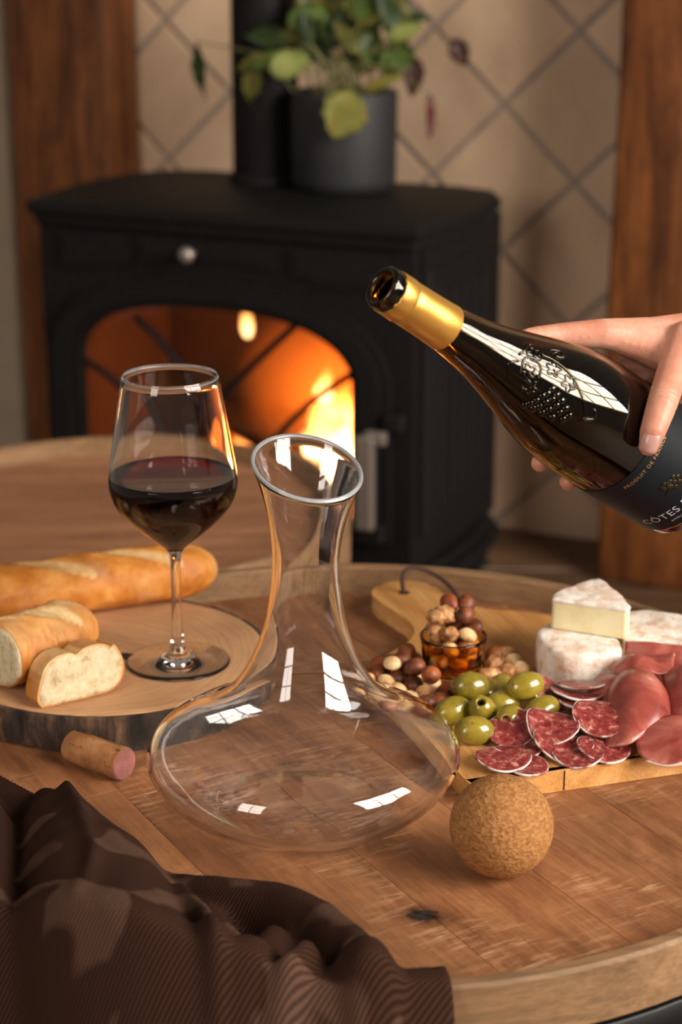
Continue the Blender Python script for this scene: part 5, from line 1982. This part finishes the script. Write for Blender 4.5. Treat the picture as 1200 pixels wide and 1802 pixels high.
tmp_me = bpy.data.meshes.new('tmp')
bm.to_mesh(tmp_me)
bm.free()
tmp = bpy.data.objects.new('tmp', tmp_me)
COL.objects.link(tmp)
md = tmp.modifiers.new('r', 'REMESH')
md.mode = 'VOXEL'
md.voxel_size = 0.0011
sm = tmp.modifiers.new('s', 'SMOOTH')
sm.factor = 0.5
sm.iterations = 18
hand_me = evaluated(tmp, 'hand')
bpy.data.objects.remove(tmp)
hand_me.materials.clear()
# creases over the thumb knuckle
kn = [(Vector((.2110, 1.1916, .2890)), Vector((.2207, 1.2149, .3045)) - Vector((.2032, 1.1790, .2720)))]
for v_ in hand_me.vertices:
    for c_, d_ in kn:
        w_ = v_.co - c_
        if w_.length < 0.016:
            s_ = w_.dot(d_.normalized())
            for off in (-0.0034, 0.0, 0.0036):
                wob = off + 0.0006 * mnoise.noise(v_.co * 260)
                v_.co -= v_.normal * 0.00055 * exp(-((s_ - wob) / 0.0008) ** 2)
# skin flattens where it presses on the glass
for v_ in hand_me.vertices:
    a_ = (v_.co - BOR).dot(BAX)
    if 0.02 < a_ < 0.29:
        foot = BOR + BAX * a_
        rad_ = v_.co - foot
        lim = br(a_) + 0.0017
        if rad_.length < lim:
            v_.co = foot + rad_.normalized() * lim
hand = thing('hand', 'hand of a person gripping the dark wine bottle from the right, thumb over its front', 'person', (0.315, 1.333, 0.302))
link('hand_skin', hand_me, M['skin'], hand)


def nail(tip, back, up, w, l):
    tip, back, up = Vector(tip), Vector(back), Vector(up)
    x = (tip - back).normalized()
    up = (up - x * up.dot(x)).normalized()
    y = up.cross(x)
    bm = bmesh.new()
    rows = []
    for i in range(11):
        u = i / 10
        hw = w * 0.5 * (0.86 + 0.14 * sin(pi * u)) * (1 if 0 < i < 10 else 0.70)
        rows.append([bm.verts.new(tip - x * (l * (1 - u)) + y * (hw * q / 4) + up * (-0.0030 * (q / 4) ** 2 + 0.0009 * sin(pi * u) - 0.0016 * u ** 3)) for q in range(-4, 5)])
    for A, B in zip(rows[:-1], rows[1:]):
        for k in range(8):
            bm.faces.new((A[k], A[k + 1], B[k + 1], B[k]))
    bmesh.ops.solidify(bm, geom=bm.faces[:], thickness=0.0006)
    obj('nail', bm, M['nail'], hand)


tx = (Vector(thumb[0][0]) - Vector(thumb[2][0])).normalized()
nup = Vector((-0.10, -0.92, 0.38))
nup = (nup - tx * nup.dot(tx)).normalized()
nail(Vector(thumb[0][0]) + tx * 0.0066 + nup * 0.0064, Vector(thumb[0][0]) - tx * 0.010 + nup * 0.0104, nup, 0.0138, 0.0165)
M['sleeve'] = plain('sleeve_cloth', '3a3532', 0.9, bump=0.4, bscale=600)
bm = bmesh.new()
add_tube(bm, smooth_pts([(.50, 1.358, .291), (.60, 1.364, .286), (.75, 1.37, .275), (.95, 1.36, .25)], 5), [0.046 + 0.0012 * k for k in range(16)], 24, caps=False)
bmesh.ops.solidify(bm, geom=bm.faces[:], thickness=0.0015)
obj('sleeve', bm, M['sleeve'], hand)

# ------------------------------------------------------------------ brown cloth
BORD = [(-0.36, 1.30), (-0.319, 1.286), (-0.245, 1.223), (-0.216, 1.1945), (-0.200, 1.1945), (-0.161, 1.140), (-0.115, 1.077), (-0.079, 1.055), (-0.05, 1.037), (-0.014, 1.013), (0.013, 0.978), (0.033, 0.959), (0.055, 0.938), (0.063, 0.902), (0.066, 0.80), (-0.36, 0.80)]
RID = [  # polyline points (x, y, height, half width)
    [(-0.206, 1.180, .012, .010), (-0.190, 1.135, .030, .026), (-0.158, 1.050, .046, .046), (-0.134, 0.965, .050, .060), (-0.118, 0.890, .044, .064), (-0.11, 0.80, .03, .066)],
    [(-0.260, 1.170, .020, .022), (-0.236, 1.120, .030, .020), (-0.222, 1.060, .030, .018), (-0.216, 0.990, .034, .022), (-0.20, 0.92, .030, .024), (-0.19, 0.82, .02, .024)],
    [(-0.30, 1.22, .016, .03), (-0.285, 1.14, .030, .030), (-0.27, 1.02, .03, .034), (-0.26, 0.85, .02, .03)],
    [(-0.120, 1.062, .012, .012), (-0.094, 1.034, .024, .015), (-0.066, 1.020, .030, .016), (-0.040, 1.008, .034, .017), (-0.012, 0.983, .036, .018), (0.008, 0.948, .037, .018), (0.018, 0.90, .034, .019), (0.018, 0.80, .01, .018)],
    [(-0.030, 0.984, .010, .010), (-0.040, 0.968, .027, .016), (-0.050, 0.935, .034, .022), (-0.062, 0.89, .030, .024), (-0.07, 0.80, .01, .02)],
    [(-0.006, 0.953, .016, .007), (-0.016, 0.930, .033, .009), (-0.034, 0.900, .030, .012), (-0.045, 0.86, .02, .012), (-0.05, 0.80, .01, .012)],
    [(-0.102, 1.026, .012, .010), (-0.078, 1.000, .024, .011), (-0.062, 0.975, .020, .010), (-0.055, 0.955, .012, .008)],
    [(-0.186, 1.150, .034, .008), (-0.168, 1.090, .047, .010), (-0.150, 1.020, .054, .010), (-0.150, 0.95, .050, .012)],
    [(-0.098, 1.010, .034, .010), (-0.080, 0.965, .046, .010), (-0.070, 0.92, .044, .012), (-0.068, 0.86, .03, .012)],
    [(0.030, 0.955, .004, .012), (0.040, 0.93, .008, .014), (0.046, 0.88, .008, .014), (0.05, 0.80, .004, .014)]]


def seg_ridge(x, y):
    best = 0.0
    acc = 0.0
    for R in RID:
        bz = 0.0
        for (x0, y0, h0, w0), (x1, y1, h1, w1) in zip(R[:-1], R[1:]):
            dx, dy = x1 - x0, y1 - y0
            tt = max(0, min(1, ((x - x0) * dx + (y - y0) * dy) / (dx * dx + dy * dy)))
            d = math.hypot(x - x0 - dx * tt, y - y0 - dy * tt)
            h, w = h0 + (h1 - h0) * tt, w0 + (w1 - w0) * tt
            q = d / w
            if q < 1.25:
                zz = h * (sqrt(max(0, 1 - q * q)) if q < 0.8 else 0.6 * max(0, (1.25 - q) / 0.45) ** 1.3)
                bz = max(bz, zz)
        best = max(best, bz)
    return best


def inside(x, y, P):
    c = False
    n = len(P)
    for i in range(n):
        (x0, y0), (x1, y1) = P[i - 1], P[i]
        if (y0 > y) != (y1 > y) and x < (x1 - x0) * (y - y0) / (y1 - y0) + x0:
            c = not c
    return c


def bdist(x, y, P):
    b = 9
    for (x0, y0), (x1, y1) in zip(P[:13], P[1:14]):
        dx, dy = x1 - x0, y1 - y0
        tt = max(0, min(1, ((x - x0) * dx + (y - y0) * dy) / (dx * dx + dy * dy)))
        b = min(b, math.hypot(x - x0 - dx * tt, y - y0 - dy * tt))
    return b


step = 0.0028
nx, ny = int(0.436 / step), int(0.51 / step)
Z = [[None] * (ny + 1) for _ in range(nx + 1)]


def bed(x, y):
    rc = math.hypot(x - NT_C[0], y - NT_C[1])
    return 0.0 if rc < NT_R - 0.024 else 0.0270 * min(1, (rc - NT_R + 0.024) / 0.009)


for i in range(nx + 1):
    x = -0.36 + i * step
    for j in range(ny + 1):
        y = 0.80 + j * step
        rc = math.hypot(x - NT_C[0], y - NT_C[1])
        floor_z = bed(x, y)
        drop = 0.0
        if rc > NT_R + 0.002:
            drop = 2.2 * (rc - NT_R - 0.002) + 14 * max(0, rc - NT_R - 0.002) ** 2 * 1.0
        z = 0.0035 + seg_ridge(x, y) + 0.0018 * mnoise.noise(Vector((x * 26 + y * 8, y * 14, 4))) + 0.0012 * mnoise.noise(Vector((x * 48 + y * 20, y * 20, 2))) + 0.0012 * mnoise.noise(Vector((x * 60, y * 60, 9)))
        Z[i][j] = max(floor_z + 0.0052, z + floor_z * 0.55) - drop
for it in range(3):
    Z2_ = [r[:] for r in Z]
    for i in range(1, nx):
        for j in range(1, ny):
            Z2_[i][j] = 0.4 * Z[i][j] + 0.15 * (Z[i - 1][j] + Z[i + 1][j] + Z[i][j - 1] + Z[i][j + 1])
    Z = Z2_
bm = bmesh.new()
G = {}


def gv(i, j):
    if (i, j) not in G:
        x, y = -0.36 + i * step, 0.80 + j * step
        b = bdist(x, y, BORD) if not False else 9
        rc = math.hypot(x - NT_C[0], y - NT_C[1])
        z = Z[i][j]
        if rc < NT_R - 0.012:
            f = min(1, b / 0.009)
            z = 0.0022 + (z - 0.0022) * sqrt(1 - (1 - f) ** 2)
            z = max(z, 0.0018)
        if rc < NT_R + 0.003:
            z = max(z, bed(x, y) + 0.0030)
        G[(i, j)] = bm.verts.new((x, y, z))
    return G[(i, j)]


for i in range(nx):
    for j in range(ny):
        x, y = -0.36 + (i + 0.5) * step, 0.80 + (j + 0.5) * step
        if inside(x, y, BORD):
            bm.faces.new((gv(i, j), gv(i + 1, j), gv(i + 1, j + 1), gv(i, j + 1)))
# pull the stair-stepped border onto the outline
for v in bm.verts:
    if v.is_boundary and v.co.y > 0.82 and v.co.x > -0.355:
        bb = None
        for (x0, y0), (x1, y1) in zip(BORD[:13], BORD[1:14]):
            dx, dy = x1 - x0, y1 - y0
            tt = max(0, min(1, ((v.co.x - x0) * dx + (v.co.y - y0) * dy) / (dx * dx + dy * dy)))
            q = (x0 + dx * tt, y0 + dy * tt)
            d = math.hypot(v.co.x - q[0], v.co.y - q[1])
            if bb is None or d < bb[0]:
                bb = (d, q)
        if bb[0] < 0.005:
            v.co.x, v.co.y = bb[1]
            if math.hypot(v.co.x - NT_C[0], v.co.y - NT_C[1]) < NT_R + 0.003:
                v.co.z = max(v.co.z, bed(v.co.x, v.co.y) + 0.0030)
bmesh.ops.recalc_face_normals(bm, faces=bm.faces[:])
if sum(f.normal.z for f in bm.faces) < 0:
    bmesh.ops.reverse_faces(bm, faces=bm.faces[:])
bmesh.ops.solidify(bm, geom=bm.faces[:], thickness=0.0012)
t = NT('brown_cloth')
v = t.coords((1, 1, 1), rnd=False)
wv = t.n('ShaderNodeTexWave', Vector=t.coords((1, 1, 0.6), rnd=False, rot=(0, 0, radians(58))), Scale=155, Distortion=0.4, Detail=1, Detail__Scale=4)
msk = t.ramp(t.noise(t.coords((1, 1.5, 0.4), rnd=False), 17, 2, 0.4, 0.8), [(0.585, (0, 0, 0)), (0.62, (1, 1, 1))])
base = t.mix(msk, lin('34221a'), lin('4d382d'))
base = t.mix(0.6, base, t.ramp(wv.outputs[1], [(0.25, (0.28, 0.28, 0.28)), (0.7, (1.3, 1.3, 1.3))]), 'MULTIPLY')
t.set(Base__Color=base, Roughness=1.0, Specular__IOR__Level=0.04)
t.bump(wv.outputs[1], 0.5, 0.0007)
M['cloth'] = t.m
cl = obj('cloth', bm, M['cloth'], None, normals=False)
tag(cl, 'dark brown ribbed cloth crumpled over the front left of the table', 'cloth')
